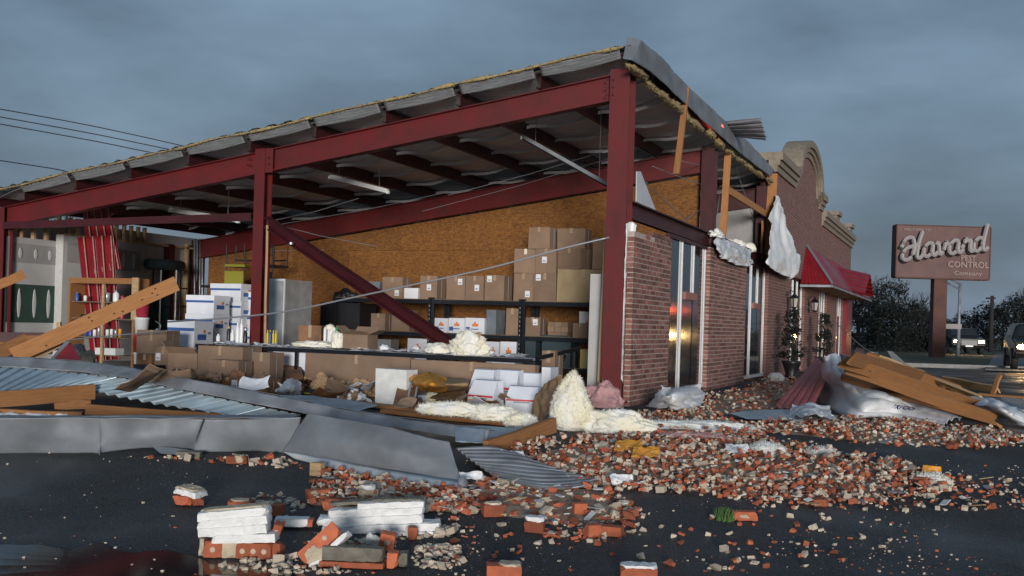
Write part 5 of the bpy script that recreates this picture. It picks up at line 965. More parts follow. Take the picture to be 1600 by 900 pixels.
up_ = [[p + Vector((0, .12, -.02)) for p in gut[0]], [p + Vector((0, .0, .004)) for p in gut[0]]]; V, Fc = patch(up_, 100, 3, lambda u, v, p: .008 * nz(p, 5), .004); add('top_lip', V, Fc, 'trim_grey', gu, True)
V, Fc = patch([[G(712, 664, .16), G(760, 670, .15)], [G(714, 690, .06), G(758, 692, .05)]], 14, 10, crumple(.012, 6, 3), .003); V = [v + Vector((0, -.03, 0)) for v in V]; add('torn_end', V, Fc, 'galv', gu, True)
rw = rib(.14, .03, .22)
V, Fc = patch([[G(-40, 570, .44), G(90, 580, .40), G(210, 594, .34), G(330, 620, .26), G(470, 648, .15)], [G(-110, 622, .22), G(10, 616, .22), G(130, 610, .22), G(270, 634, .16), G(430, 660, .08)]], 420, 2, lambda u, v, p: rw(u * 4.4) + .01 * nz(p, 2), .003); tag(add('roof_sheet', V, Fc, 'pale_blue_sheet'), 'pale blue ribbed roof sheet lying under the gutter', 'roof sheet')
rag('metal_sheet', 'flat wet blue grey metal sheet before the cartons', 'metal sheet', [[G(385, 618, .12), G(480, 618, .16), G(590, 632, .14)], [G(420, 632, .1), G(500, 645, .08), G(560, 642, .1)]], 'pale_blue_sheet', .012, 3, 8); rag('metal_sheet', 'blue grey metal strip beyond the wooden block', 'metal sheet', [[G(700, 664, .08), G(818, 668, .08)], [G(720, 692, .03), G(780, 690, .03)]], 'pale_blue_sheet', .01, 3, 9)
rag('metal_sheet', 'thin pale blue sheet edge showing beside the cans shelf', 'metal sheet', [[G(140, 572, .4), G(165, 570, .4)], [G(165, 585, .36), G(212, 592, .34)]], 'pale_blue_sheet', .0, su=lin, sv=lin)
GB = 'boards in the debris'
for a, c, w, h, lab, mm, ro in (((-30, 626, .20), (148, 612, .22), .05, .15, 'thick short beam end lying over the blue roof sheet', 'lumber', 0), ((86, 632, .10), (142, 632, .10), .09, .09, 'squat wooden block under the thick beam', 'lumber', 0), ((135, 640, .10), (470, 662, .04), .05, .10, 'long board running below the edge of the blue roof sheet', 'lumber', 0), ((-20, 642, .06), (130, 648, .05), .09, .05, 'low board behind the grey fascia', 'lumber', 0), ((760, 702, .05), (866, 664, .12), .05, .14, 'heavy wooden block end beside the bent panel', 'lumber', 0), ((560, 630, .04), (800, 655, .05), .25, .03, 'wide brown board under the insulation strips', 'lumber', 0), ((600, 642, .03), (846, 668, .03), .14, .04, 'lower brown board before the insulation strips', 'lumber', 0)):
    tag(beam('board', G(*a), G(*c), w, h, mm, roll=ro, jag=.01), lab, 'board', GB)
bigA, bigB = dep(20, 556, 12.3), dep(277, 442, 13.2)
tag(beam('big_beam', bigA, bigB, .05, .19, 'lumber', jag=.02, knots=9), 'big slanting wooden beam sticking up across the left corner', 'beam'); tag(beam('board', dep(48, 560, 12.5), dep(104, 531, 12.7), .05, .09, 'pale_lumber'), 'pale short board under the big slanting beam', 'board', GB)
tag(beam('board', dep(-20, 562, 12.2), dep(42, 530, 12.5), .05, .16, 'lumber'), 'stub board left behind the big slanting beam', 'board', GB); tag(beam('board', dep(-40, 462, 12.4), dep(37, 428, 12.8), .05, .11, 'lumber'), 'broken board end hanging high before the drywall', 'board', GB)
tag(beam('board', dep(94, 545, 12.9), dep(92, 503, 12.9), .05, .05, 'pale_lumber'), 'upright pale stick beside the big slanting beam', 'board', GB); tag(beam('board', dep(-30, 534, 13.4), dep(90, 536, 13.6), .3, .2, 'lumber'), 'dark wooden plank bundle low before the drywall', 'board', GB)
V, Fc = prism(RC(.08, .12), dep(-30, 526, 13.2), dep(92, 527, 13.6)); tag(add('girt_scrap', V, Fc, 'dark_red_steel'), 'dark steel girt lying level before the green drywall', 'girt')
rag('red_flashing', 'folded bright red metal flashing poking up by the beam', 'metal sheet', [[dep(108, 536, 12.2), dep(112, 537, 12.2)], [dep(80, 566, 12.0), dep(130, 568, 11.8)], [dep(74, 576, 11.9), dep(134, 578, 11.8)]], 'red_sheet', .004, 4, 1, su=lin, sv=lin); rag('blue_trim', 'blue grey folded trim beside the red flashing', 'metal sheet', [[dep(104, 531, 12.3), dep(110, 534, 12.25)], [dep(70, 572, 12.1), dep(80, 570, 12.05)]], 'trim_grey', 0, su=lin, sv=lin)
rag('wrap_scrap', 'dirty white wrap scrap showing behind the fascia trim', 'house wrap', [[G(-20, 638, .08), G(60, 644, .06), G(110, 650, .04)], [G(-20, 652, .04), G(50, 654, .03), G(100, 654, .03)]], 'wrap', .04, 8, 3)
rag('roof_membrane', 'red brown sheet scrap lying between cartons and gutter', 'sheet', [[G(200, 578, .34), G(300, 586, .3), G(300, 590, .3)], [G(210, 590, .32), G(260, 600, .3), G(310, 606, .28)]], 'wet_cardboard', .02, 4, 3)
insul('dirty plaster clump next to the red flashing', 136, 572, .12, .1, .16, 0, 51, 'grey_mortar', .4, 4, .25); insul('grey cloth bundle on the debris by the cans shelf', 122, 556, .1, .1, .12, 0, 52, 'galv_dull', .3, 4, .36)

# ================================================================ BRICKS AND RUBBLE
FRV = []
random.seed(11)
def frag(sx, sy, sz, nrm_=9):
    bm = bmesh.new()
    for s_ in ((-1, -1, -1), (1, -1, -1), (1, 1, -1), (-1, 1, -1), (-1, -1, 1), (1, -1, 1), (1, 1, 1), (-1, 1, 1)):
        if rnd() < .82: bm.verts.new((s_[0] * sx * U(.75, 1), s_[1] * sy * U(.75, 1), s_[2] * sz * U(.7, 1)))
    for _ in range(nrm_): bm.verts.new((U(-1, 1) * sx * .95, U(-1, 1) * sy * .95, U(-1, 1) * sz * .95))
    r = bmesh.ops.convex_hull(bm, input=bm.verts); bmesh.ops.delete(bm, geom=[v for v in bm.verts if not v.link_faces], context='VERTS')
    bm.verts.ensure_lookup_table(); bm.verts.index_update(); out = ([v.co.copy() for v in bm.verts], [tuple(v.index for v in f.verts) for f in bm.faces]); bm.free(); return out
for k in range(14): FRV.append(frag(U(.5, 1), U(.4, .8), U(.4, .7)))
FRV[2] = chipbox(1.9, .85, .55, 3, .05, 3, 4, 3, 2); FRV[6] = chipbox(1.3, .85, .55, 5, .05, 4, 4, 3, 2); FRV[10] = chipbox(1.7, 1.1, .3, 8, .06, 5, 4, 3, 2)
POLY = {
 'heap': ([(770, 742), (800, 706), (870, 688), (1010, 680), (1160, 684), (1290, 708), (1420, 728), (1500, 768), (1400, 792), (1250, 790), (1110, 776), (960, 770)], 3600, 360),
 'mid': ([(690, 766), (790, 742), (960, 768), (1010, 806), (930, 830), (760, 806)], 700, 70),
 'lip': ([(500, 738), (720, 772), (760, 806), (600, 796), (480, 790), (490, 755)], 800, 90),
 'strip': ([(1150, 664), (1280, 652), (1400, 658), (1560, 672), (1640, 700), (1500, 704), (1300, 690), (1180, 676)], 2000, 70),
 'wall': ([(1090, 655), (1100, 622), (1225, 588), (1290, 600), (1240, 640), (1160, 655)], 900, 60),
 'right': ([(1090, 770), (1290, 705), (1500, 740), (1640, 760), (1640, 800), (1400, 800), (1200, 795)], 560, 70),
 'fore': ([(640, 800), (1000, 790), (1300, 800), (1500, 830), (1300, 890), (900, 895), (650, 870)], 130, 26),
 'tri': ([(850, 840), (860, 790), (1000, 795), (1010, 830), (940, 850)], 150, 22),
 'c1': ([(636, 886), (655, 852), (715, 855), (728, 880), (690, 892)], 150, 6),
 'c2': ([(330, 888), (440, 868), (560, 895), (440, 900)], 130, 4),
 'c3': ([(340, 800), (400, 770), (480, 780), (470, 815), (440, 812)], 90, 8),
 'c4': ([(470, 850), (620, 830), (720, 822), (700, 840), (560, 855)], 120, 6),
 'left': ([(200, 714), (460, 716), (480, 735), (320, 726)], 70, 16),
 'corner': ([(960, 690), (980, 650), (1100, 640), (1200, 690)], 700, 60),
}
def inpoly(p, poly):
    c = False; j = len(poly) - 1
    for i in range(len(poly)):
        if (poly[i][1] > p[1]) != (poly[j][1] > p[1]) and p[0] < (poly[j][0] - poly[i][0]) * (p[1] - poly[i][1]) / (poly[j][1] - poly[i][1]) + poly[i][0]: c = not c
        j = i
    return c
RUB = MB(); big = []
mat('brick_dust', (.30, .17, .11), 1, 0, 0, 5, .8, 90, col2=(.40, .30, .21))
DM = MB()
for nm in ('heap', 'strip', 'corner', 'lip', 'wall', 'mid'):
    wp = [Vector(G(*q)) for q in POLY[nm][0]]; cc = sum(wp, Vector()) / len(wp); wp = [cc + (p - cc) * .93 for p in wp]; n_ = len(wp); V = []; rings = 12; seg = 72; random.seed(4)
    for r in range(rings + 1):
        for k in range(seg):
            e = lin(wp + [wp[0]], k / seg); p = cc + (e - cc) * (r / rings); w_ = 1 + .13 * nz(p, 2.3, 5) * (r / rings); p = cc + (e - cc) * (r / rings) * w_
            V.append(Vector((p.x, p.y, gz(p.x, p.y) - .006 + (1 - (r / rings) ** 3) * (.028 + .025 * nz(p, 2.2, 2) + .012 * nz(p, 9, 2)))))
    DM.put(V, [(r * seg + k, r * seg + (k + 1) % seg, (r + 1) * seg + (k + 1) % seg, (r + 1) * seg + k) for r in range(rings) for k in range(seg)])
o = DM.build('brick_dust', 'brick_dust', None, True); tag(o, 'reddish brick and mortar dust beds under the rubble on the asphalt', 'dust', kind='stuff')
def put(V, Fc, c, s, R3, k): RUB.put([R3 @ (v * s) + c for v in V], Fc, k)
for nm, (pp, n_, nb) in POLY.items():
    wp = [(G(*q).x, G(*q).y) for q in pp]; xs = [q[0] for q in wp]; ys = [q[1] for q in wp]; cnt = 0; random.seed(len(nm) * 7 + n_)
    cxm, cym = sum(xs) / len(xs), sum(ys) / len(ys); dense = nm in ('heap', 'strip', 'corner', 'lip', 'wall')
    while cnt < n_:
        x, y = U(min(xs), max(xs)), U(min(ys), max(ys))
        if not inpoly((x, y), wp): continue
        if rnd() < .0 + .55 * max(0, min(1, nz((x, y, 0), 1.6, 3) * 1.8 + .35)): continue
        cnt += 1; z = gz(x, y); lift = (max(0, .06 + .05 * nz((x, y, 3), 1.2)) * rnd() if dense else 0)
        R3 = Matrix.Rotation(U(0, 6.28), 3, 'Z') @ Matrix.Rotation(U(-.5, .5), 3, 'X') @ Matrix.Rotation(U(-.5, .5), 3, 'Y'); V, Fc = FRV[random.randrange(14)]
        red = rnd() < (.12 if nm[0] == 'c' and len(nm) == 2 else .50)
        if cnt < nb: s_ = U(.026, .056) * (.7 if nm in ('fore', 'tri', 'right') else 1); big.append((x, y, z + lift * .3, s_, R3, red))
        else: s_ = U(.008, .032) * (1 if rnd() < .8 else .6); put(V, Fc, Vector((x, y, z + s_ * .3 + lift)), s_, R3, 0 if red else 1)
SPL = MB(); random.seed(77)
for k in range(420):
    nm = random.choice(('heap', 'heap', 'strip', 'corner', 'lip', 'mid', 'wall', 'right')); wp = POLY[nm][0]; i_ = random.randrange(len(wp)); e = Vector(G(*wp[i_])).lerp(Vector(G(*wp[i_ - 1])), rnd()); cc = sum((Vector(G(*q)) for q in wp), Vector()) / len(wp); p = cc.lerp(e, rnd() ** .6); p.z = gz(p.x, p.y) + U(.01, .05)
    R3 = RM(U(0, 6.28), U(-.3, .3), U(-.3, .3)); L = U(.03, .16); kd = random.choice((0, 0, 1, 2)); w = U(.004, .012) if kd == 0 else U(.01, .03)
    SPL.put([R3 @ Vector((v.x * U(.8, 1.1), v.y, v.z)) + p for v in boxv(-L / 2, L / 2, -w, w, -.003, .003)], BF, kd)
# crumbs over the whole lot
random.seed(3)
for k in range(3400):
    px, py = U(0, 1640), U(700, 900); q = G(px, py)
    if rnd() < (.8 if px < 480 else .35) or nz(q, 1.1, 6) + .3 * nz(q, 4, 2) < .02: continue
    s_ = .003 + .012 * rnd() ** 3; V, Fc = FRV[k % 14]; put(V, Fc, q + Vector((0, 0, s_ * .3)), s_, Matrix.Rotation(U(0, 6), 3, 'Z'), 1 if rnd() < .7 else 0)
o = SPL.build('splinters', None, None, mats=['pale_lumber', 'foam', 'galv_dull']); tag(o, 'splinters and shreds of wood, foam and metal in the rubble', 'splinters', kind='stuff')
o = RUB.build('brick_rubble', None, None, mats=['brick', 'mortar']); tag(o, 'broken red brick and cream mortar rubble strewn over the asphalt', 'rubble', kind='stuff')
# the 300 largest loose bricks and lumps, each its own thing
dcam = lambda b: ((b[0] - CX) ** 2 + (b[1] - CY) ** 2) ** .5
big.sort(key=lambda b: -b[3] / dcam(b))
FM = {}
rest = MB()
for i, (x, y, z, s_, R3, red) in enumerate(big):
    j = i % 14; V, Fc = FRV[j]
    if i < 270:
        key = (j, red)
        if key not in FM: FM[key] = raw('brick_piece', V, Fc, 'brick' if red else 'mortar')
        o = link('brick_piece' if red else 'mortar_lump', FM[key], None, (x, y, z + s_ * .42), R3); o.scale = (s_, s_, s_)
        if red: tag(o, 'loose broken piece of red brick in the rubble on the asphalt', 'brick', 'broken brick pieces')
        else: tag(o, 'loose lump of cream mortar in the rubble on the asphalt', 'mortar lump', 'cream mortar lumps')
    else: rest.put([R3 @ (v * s_) + Vector((x, y, z + s_ * .4)) for v in V], Fc, 0 if red else 1)
o = rest.build('larger_rubble', None, None, mats=['brick', 'mortar']); tag(o, 'larger lumps of red brick and mortar piled in the far rubble', 'rubble', kind='stuff')
# whole bricks and masonry pieces in the foreground
CN = [0]
def cbrick(name, parent, c, L, Hh, D, Rm, m, holes=0, hm='core_plug', edge=None):
    """a brick centred at c, long side x, the cored bed face towards -y"""
    CN[0] += 1; V, Fc = chipbox(L, D, Hh, CN[0], .003, 4)
    o = add(name, [Rm @ v + Vector(c) for v in V], Fc, m, parent)
    for k in range(holes):
        hv, hf = lathe([(Hh * .19, -.004), (Hh * .16, .004)], n=12); x = (k - (holes - 1) / 2) * L * .3
        add('core_hole', [Rm @ Vector((x + v.x * U(.9, 1.1), -D / 2 - .002 - v.z, v.y * U(.9, 1.1))) + Vector(c) for v in hv], hf, hm, o)
    return o
def slabj(parent, c, L, Hh, D, Rm, m, name, seed=0, n=10, j=.006):
    """a course of masonry with a ragged broken outline"""
    V, Fc = chipbox(L, D, Hh, seed + 100, j * 1.1, 7, 16, 4, 3); return add(name, [Rm @ v + Vector(c) for v in V], Fc, m, parent)
ya = YAW   # pieces lie roughly square to the lens
def loc(g, r, f, z): return Vector((g.x + RT[0] * r + FW[0] * f, g.y + RT[1] * r + FW[1] * f, g.z + z))
random.seed(31)
g = G(370, 874); A = thing('masonry_chunk', 'white painted brick chunk resting on cored red bricks, wet asphalt before it', 'masonry', tuple(g)); r_ = RM(ya)
cbrick('brick', A, loc(g, .09, .03, .047), .2, .09, .06, r_, 'brick', 3); cbrick('brick', A, loc(g, -.14, .035, .05), .1, .09, .07, RM(ya + .1), 'brick', 1); cbrick('mortar_block', A, loc(g, -.045, .04, .05), .1, .096, .06, r_, 'cream_mortar'); cbrick('brick', A, loc(g, .22, .05, .05), .05, .08, .07, RM(ya - .2), 'brick'); cbrick('mortar_block', A, loc(g, -.205, .06, .055), .03, .1, .1, r_, 'cream_mortar')
for k, (dx, z, L, tl_, m_) in enumerate(((.035, .118, .36, -.05, 'white_paint'), (-.03, .158, .39, -.10, 'white_paint'), (-.035, .203, .40, -.12, 'white_paint'), (-.04, .245, .40, -.12, 'white_paint'))): slabj(A, loc(g, dx, .05 + .01 * k, z), L, .048, .13, RM(ya, 0, tl_), m_, 'painted_course', k, 8, .004)
slabj(A, loc(g, -.045, .105, .272), .38, .012, .11, RM(ya, 0, -.12), 'cream_mortar', 'mortar_bed', 5, 8, .004); cbrick('brick', A, loc(g, .20, .11, .15), .05, .09, .08, RM(ya, .2, .3), 'brick', 1)
g = G(590, 832); A = thing('masonry_chunk', 'long broken white painted brick chunk with grey mortar on top', 'masonry', tuple(g))
for k, (dx, f_, z, L) in enumerate(((.02, .03, .03, .74), (-.05, .05, .075, .66), (-.02, .07, .12, .60), (.07, .09, .16, .42))): slabj(A, loc(g, dx, f_, z), L, .05, .14, RM(ya + .03, 0, -.06), 'white_paint', 'painted_course', 11 + k, 12, .009)
slabj(A, loc(g, -.16, .12, .165), .33, .02, .1, RM(ya, 0, -.1), 'grey_mortar', 'mortar_bed', 19, 8, .006); slabj(A, loc(g, .12, .12, .192), .34, .016, .1, RM(ya, 0, -.05), 'grey_mortar', 'mortar_bed', 20, 8, .006); slabj(A, loc(g, .22, -.02, .012), .34, .02, .1, RM(ya + .2), 'white_paint', 'paint_flake', 21, 9, .012)
g = G(456, 826); A = thing('masonry_piece', 'flat white painted brick lying between the two white chunks', 'masonry', tuple(g)); cbrick('brick', A, loc(g, 0, 0, .045), .21, .05, .1, RM(ya + .05), 'white_paint'); cbrick('broken_end', A, loc(g, .12, .0, .045), .03, .045, .09, RM(ya), 'brick')
g = G(500, 884); A = thing('masonry_piece', 'cored red brick tilted on edge with a white painted side', 'masonry', tuple(g)); Rt = RM(ya, -.35, -.80); cbrick('brick', A, loc(g, -.01, .03, .115), .26, .085, .05, Rt, 'brick', 2); 
slabj(A, loc(g, .045, .03, .075), .30, .03, .08, Rt, 'white_paint', 'painted_face', 3, 8, .003); cbrick('mortar_block', A, loc(g, -.03, .0, .06), .1, .08, .04, RM(ya, -.3, -.4), 'cream_mortar')
g = G(560, 886); A = thing('masonry_piece', 'long brown grey mortar topped brick lying on its side', 'masonry', tuple(g)); cbrick('brick', A, loc(g, -.03, 0, .02), .36, .03, .11, RM(ya - .05), 'brick'); slabj(A, loc(g, -.03, .01, .075), .34, .075, .09, RM(ya - .05), 'grey_mortar', 'mortar_bed', 6, 9, .005); cbrick('brick', A, loc(g, .19, .0, .05), .06, .085, .09, RM(ya), 'brick'); cbrick('mortar_block', A, loc(g, .245, .01, .05), .05, .08, .08, RM(ya), 'grey_mortar')
g = G(592, 858); A = thing('masonry_piece', 'cored brick end under a white paint flake behind the grey brick', 'masonry', tuple(g)); cbrick('brick', A, loc(g, .05, .0, .05), .09, .1, .08, RM(ya, .1, .15), 'brick', 1); slabj(A, loc(g, -.03, -.01, .05), .1, .06, .03, RM(ya, .3, .5), 'white_paint', 'paint_flake', 2, 5, .005)
g = G(296, 789); A = thing('masonry_chunk', 'small brick chunk capped by a cream topped white slab', 'masonry', tuple(g)); cbrick('brick', A, loc(g, -.03, 0, .035), .13, .06, .1, RM(ya - .4), 'brick'); cbrick('brick', A, loc(g, .06, .0, .03), .07, .05, .08, RM(ya + .3), 'brick'); slabj(A, loc(g, .0, .02, .085), .19, .035, .14, RM(ya - .35, 0, .12), 'white_paint', 'painted_course', 2, 6, .008); slabj(A, loc(g, .0, .03, .108), .18, .012, .13, RM(ya - .35, 0, .12), 'cream_mortar', 'mortar_bed', 3, 6, .008)
def loose(px, py, L, Hh, D, Rm, lab, m='brick', holes=0, extra=None):
    g = G(px, py); A = thing('loose_brick', lab, 'brick', tuple(g), 'whole bricks in the foreground'); h0 = max(abs((Rm @ Vector(v)).z) for v in ((L / 2, D / 2, Hh / 2), (L / 2, -D / 2, Hh / 2), (L / 2, D / 2, -Hh / 2), (-L / 2, D / 2, Hh / 2)))
    cbrick('body', A, (g.x, g.y, g.z + h0), L, Hh, D, Rm, m, holes)
    if extra: slabj(A, Vector((g.x, g.y, g.z + h0)) + Rm @ Vector(extra[1]), extra[2], extra[3], extra[4], Rm, extra[0], 'mortar_cap', 4, 5, .004)
loose(645, 842, .06, .075, .06, RM(ya), 'small brick stub with a white painted side standing upright', extra=('white_paint', (-.036, 0, 0), .014, .07, .055))
loose(787, 903, .19, .075, .1, RM(ya + .05), 'cored brick with cream mortar cut by the puddle', holes=0, extra=('cream_mortar', (.03, -.01, .042), .12, .012, .1))
loose(997, 908, .2, .08, .1, RM(ya - .05), 'brick with a white painted top and red front', extra=('white_paint', (0, 0, .045), .2, .015, .1)); loose(835, 831, .13, .07, .08, RM(ya - .2), 'white topped half brick alone on the speckled asphalt', extra=('white_paint', (0, 0, .05), .125, .03, .08))
loose(926, 840, .10, .085, .08, RM(ya + .4), 'blocky half brick beside a broken brick row'); loose(952, 836, .17, .06, .09, RM(ya - .3), 'long brick behind the blocky half brick'); loose(1162, 812, .17, .06, .09, RM(ya + .05), 'ribbed brick beside the green weed', extra=('cream_mortar', (-.01, -.0, -.0), .1, .02, .1))
loose(374, 800, .15, .075, .09, RM(ya + .1), 'brick with cream mortar top behind the white chunk', extra=('cream_mortar', (0, 0, .042), .12, .014, .08)); loose(420, 804, .20, .07, .09, RM(ya - .15), 'long brick with mortar next to the mortar topped brick', extra=('cream_mortar', (-.03, 0, .04), .12, .014, .08))
loose(496, 780, .16, .07, .09, RM(ya + .5), 'cored brick at the edge of the rubble near the bent panel', holes=2); loose(530, 797, .19, .08, .07, RM(ya), 'three holed brick facing out of the near rubble', holes=3); loose(518, 796, .12, .06, .08, RM(ya + .9), 'tilted brick piece leaning on the three holed brick'); loose(770, 806, .15, .08, .09, RM(ya + .3), 'squat brick with a pale top in the near rubble', extra=('mortar', (0, 0, .045), .12, .014, .08))
loose(905, 806, .09, .09, .08, RM(ya + .2), 'cube like brick half in the scattered rubble'); loose(370, 724, .16, .06, .09, RM(ya + .1), 'brick showing under the grey fascia trim', holes=0, extra=('cream_mortar', (.02, -.005, .01), .07, .055, .1)); loose(295, 715, .2, .05, .08, RM(ya), 'grey brown brick under the fascia lip', 'grey_mortar')
loose(1440, 760, .12, .07, .08, RM(ya + .6), 'brick piece on the asphalt beside the cream insulation pad'); loose(1280, 790, .12, .05, .08, RM(ya + .2), 'flat brick piece at the near edge of the heap')
loose(1338, 640, .30, .10, .2, RM(ya - .4, .2), 'chunk of coursed brickwork lying on the white wrap', 'wall_brick', extra=('mortar', (0, -.0, .0), .29, .02, .205))
loose(575, 780, .14, .07, .08, RM(ya + .2), 'cream coated brick under the white paint flake', 'cream_mortar', extra=('white_paint', (0, 0, .05), .1, .03, .06)); 
g = G(492, 744); mb = MB(); mb.box(g.x - .05, g.x + .05, g.y, g.y + .06, g.z, g.z + .10); tag(mb.build('wood_block', 'pale_lumber'), 'pale wooden block under the corner of the bent panel', 'block')
for k, (px, py, w_, h_) in enumerate(((985, 697, .22, .07), (1012, 708, .2, .05))): rag('orange_mailer', ('flat orange padded mailer lying on the brick heap', 'torn orange mailer scrap beside the flat one')[k], 'mailer', [[G(px - 22, py - 10, .12), G(px + 18, py - 10, .12)], [G(px - 26, py + 6, .08), G(px + 20, py + 6, .07)]], 'orange_paper', .025, 8, k)
rag('orange_scrap', 'small orange scrap among the bricks near the insulation pad', 'scrap', [[G(1442, 727, .07), G(1470, 729, .07)], [G(1440, 737, .03), G(1472, 738, .02)]], 'orange_paper', .02, 8, 5)
for k, (px, py) in enumerate(((970, 748), (735, 742), (800, 712), (1150, 700))): rag('paper_scrap', ('white paper scrap by the end of the grey ribbed sheet', 'white torn strip beside the panel end cap', 'white film beside the heavy wooden block', 'grey white film among the bricks')[k], 'paper', [[G(px - 18, py - 8, .10), G(px + 18, py - 6, .10)], [G(px - 14, py + 8, .05), G(px + 22, py + 6, .04)]], ('wrap', 'wrap', 'plastic_film', 'plastic_film')[k], .03, 8, k + 2)
# weed
g = G(1132, 812); V = []; Fc = []; random.seed(9)
for k in range(240):
    an = U(0, 6.28); r_ = U(0, .07); h_ = U(.03, .10); o_ = g + Vector((r_ * math.cos(an), r_ * math.sin(an), -.005)); t_ = Vector((U(-.03, .03), U(-.03, .03), h_)); n0 = len(V); s_ = Vector((.004, .003, 0)); V += [o_ - s_, o_ + s_, o_ + t_ * .6 + s_ * .7, o_ + t_]; Fc.append((n0, n0 + 1, n0 + 2, n0 + 3))
tag(add('weed_tuft', V, Fc, 'leaf'), 'small green weed tuft growing from the asphalt', 'plant')

# ================================================================ BEYOND THE BUILDING
def fd(px, py, d): return dep(px, py, d)
# --- roadside sign
D = 48.0; sp = fd(1467, 560, D); sp.z = .06
sg = thing('pylon_sign', 'tall roadside sign with a brown board and raised script lettering on a rusty post', 'sign', tuple(sp))
b0_ = fd(1400, 432, D); b1_ = fd(1545, 430, D); t0_ = fd(1401, 357, D); zb, zt2 = b0_.z, fd(1472, 354, D).z
ex = (b1_ - b0_); ex.z = 0; Wd = ex.length; ex.normalize(); ey = Vector((-ex.y, ex.x, 0)); bc = (b0_ + b1_) / 2; bc.z = (zb + zt2) / 2; Hd = zt2 - zb
def sgp(x, y, z): return bc + ex * x + ey * y + Vector((0, 0, z))     # y < 0 is towards the lens
def sbox(name, x0, x1, y0, y1, z0, z1, m, par=sg): return add(name, [sgp(*v) for v in boxv(x0, x1, y0, y1, z0, z1)], BF, m, par)
bd = sbox('board', -Wd / 2, Wd / 2, 0, .5, -Hd / 2, Hd / 2, 'sign_face')
for x0, x1, z0, z1 in ((-Wd / 2 - .03, Wd / 2 + .03, Hd / 2, Hd / 2 + .05), (-Wd / 2 - .03, Wd / 2 + .03, -Hd / 2 - .06, -Hd / 2), (-Wd / 2 - .05, -Wd / 2, -Hd / 2, Hd / 2), (Wd / 2, Wd / 2 + .05, -Hd / 2, Hd / 2)): sbox('frame', x0, x1, -.03, .53, z0, z1, 'rust_pole', bd)
px_ = 0.0
V, Fc = prism(RC(.62, .42), Vector((sp.x, sp.y, 0)) + ey * .25, Vector((sp.x, sp.y, zb - .05)) + ey * .25, (ey.x, ey.y, 0)); add('post', V, Fc, 'rust_pole', sg)
# script letters as flowing strokes in board units (x right, z up)
STK = {'H': [[(0, .1), (.12, .28), (.32, .30), (.38, .12), (.30, -.12), (.12, -.20), (.02, -.12), (.06, .0), (.18, .08), (.3, .1)], [(.62, .42), (.52, .2), (.46, -.02), (.46, -.16), (.54, -.18), (.62, -.1)], [(.3, .1), (.42, .12), (.54, .14)]],
 'a': [[(.30, .10), (.18, .14), (.04, .04), (.03, -.12), (.14, -.16), (.26, -.05), (.30, .10), (.28, -.1), (.34, -.16), (.42, -.08)]],
 'v': [[(.0, .08), (.06, .13), (.09, .02), (.11, -.15), (.22, -.06), (.29, .12), (.33, .08), (.40, .06)]],
 'r': [[(.0, -.06), (.1, .08), (.12, .16), (.18, .09), (.27, .1), (.24, -.06), (.28, -.16), (.38, -.08)]],
 'd': [[(.30, .10), (.18, .14), (.04, .04), (.03, -.12), (.14, -.16), (.26, -.04), (.33, .14), (.44, .46), (.33, .14), (.29, -.1), (.35, -.16), (.43, -.09)]]}
x = 0; lay = []
for ch, ad in (('H', .62), ('a', .38), ('v', .36), ('a', .38), ('r', .33), ('d', .42)): lay.append((ch, x)); x += ad
tot = x; sc_ = (Wd * .93) / tot; an = .135
for ch, ox in lay:
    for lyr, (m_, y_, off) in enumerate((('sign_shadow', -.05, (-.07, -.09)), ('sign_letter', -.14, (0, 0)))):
        mb = MB()
        for st in STK[ch]:
            pts = [Vector((p[0] + ox, p[1] * 1.25, 0)) for p in st]; P = [cr(pts, i / 26) for i in range(27)]; Q = []
            for q in P:
                X, Z = (q.x - tot / 2) * sc_, q.y * sc_ * 1.0; Q.append(sgp(X * math.cos(an) - Z * math.sin(an) * .3 + off[0], y_, X * math.sin(an) + Z + .22 + off[1]))
            mb.tube(Q, .095, 6)
        add('script_letter' if lyr else 'letter_shadow', mb.V, mb.F, m_, bd)
def sign_text(body, size, cx_, cz_, m_, ext=.03, sx_=1.0):
    tm = text_mesh(body, size, ext); add('lettering', [sgp(cx_ + v.co.x * sx_, -.03 - v.co.z, cz_ + v.co.y) for v in tm.vertices], [tuple(p.vertices) for p in tm.polygons], m_, bd)
sign_text('PEST', .34, Wd * .27, -Hd * .105, 'sign_small', .03, 1.0); sign_text('CONTROL', .40, Wd * .27, -Hd * .235, 'sign_small', .03, 1.0); sign_text('Company', .26, Wd * .27, -Hd * .40, 'sign_small', .02, 1.3); sign_text('WELCOME TO', .16, -Wd * .29, Hd * .42, 'sign_small', .02, 1.2)
# --- lamp standard beside the sign, utility pole
q = fd(1497, 545, 52); lp = thing('street_lamp', 'thin grey lamp standard with a bent arm behind the sign post', 'street lamp', (q.x, q.y, .06))
ztop = fd(1497, 443, 52).z; V, Fc = tube([(q.x, q.y, .06), (q.x, q.y, ztop)], .10, 8, .07); add('post', V, Fc, 'galv_dull', lp, True)
V, Fc = tube([Vector((q.x, q.y, ztop)), fd(1490, 438, 52), fd(1478, 433, 52)], .06, 6); add('arm', V, Fc, 'galv_dull', lp, True); V, Fc = tube([Vector((q.x, q.y, ztop - .3)), fd(1488, 446, 52), fd(1478, 441, 52)], .04, 6); add('brace', V, Fc, 'galv_dull', lp, True)
q2 = fd(1485, 510, 50); mb = MB(); mb.put([q2 + v for v in boxv(-.5, .5, -.1, .1, -.12, .12)], BF); add('cross_sign', mb.V, mb.F, 'sign_letter', lp)
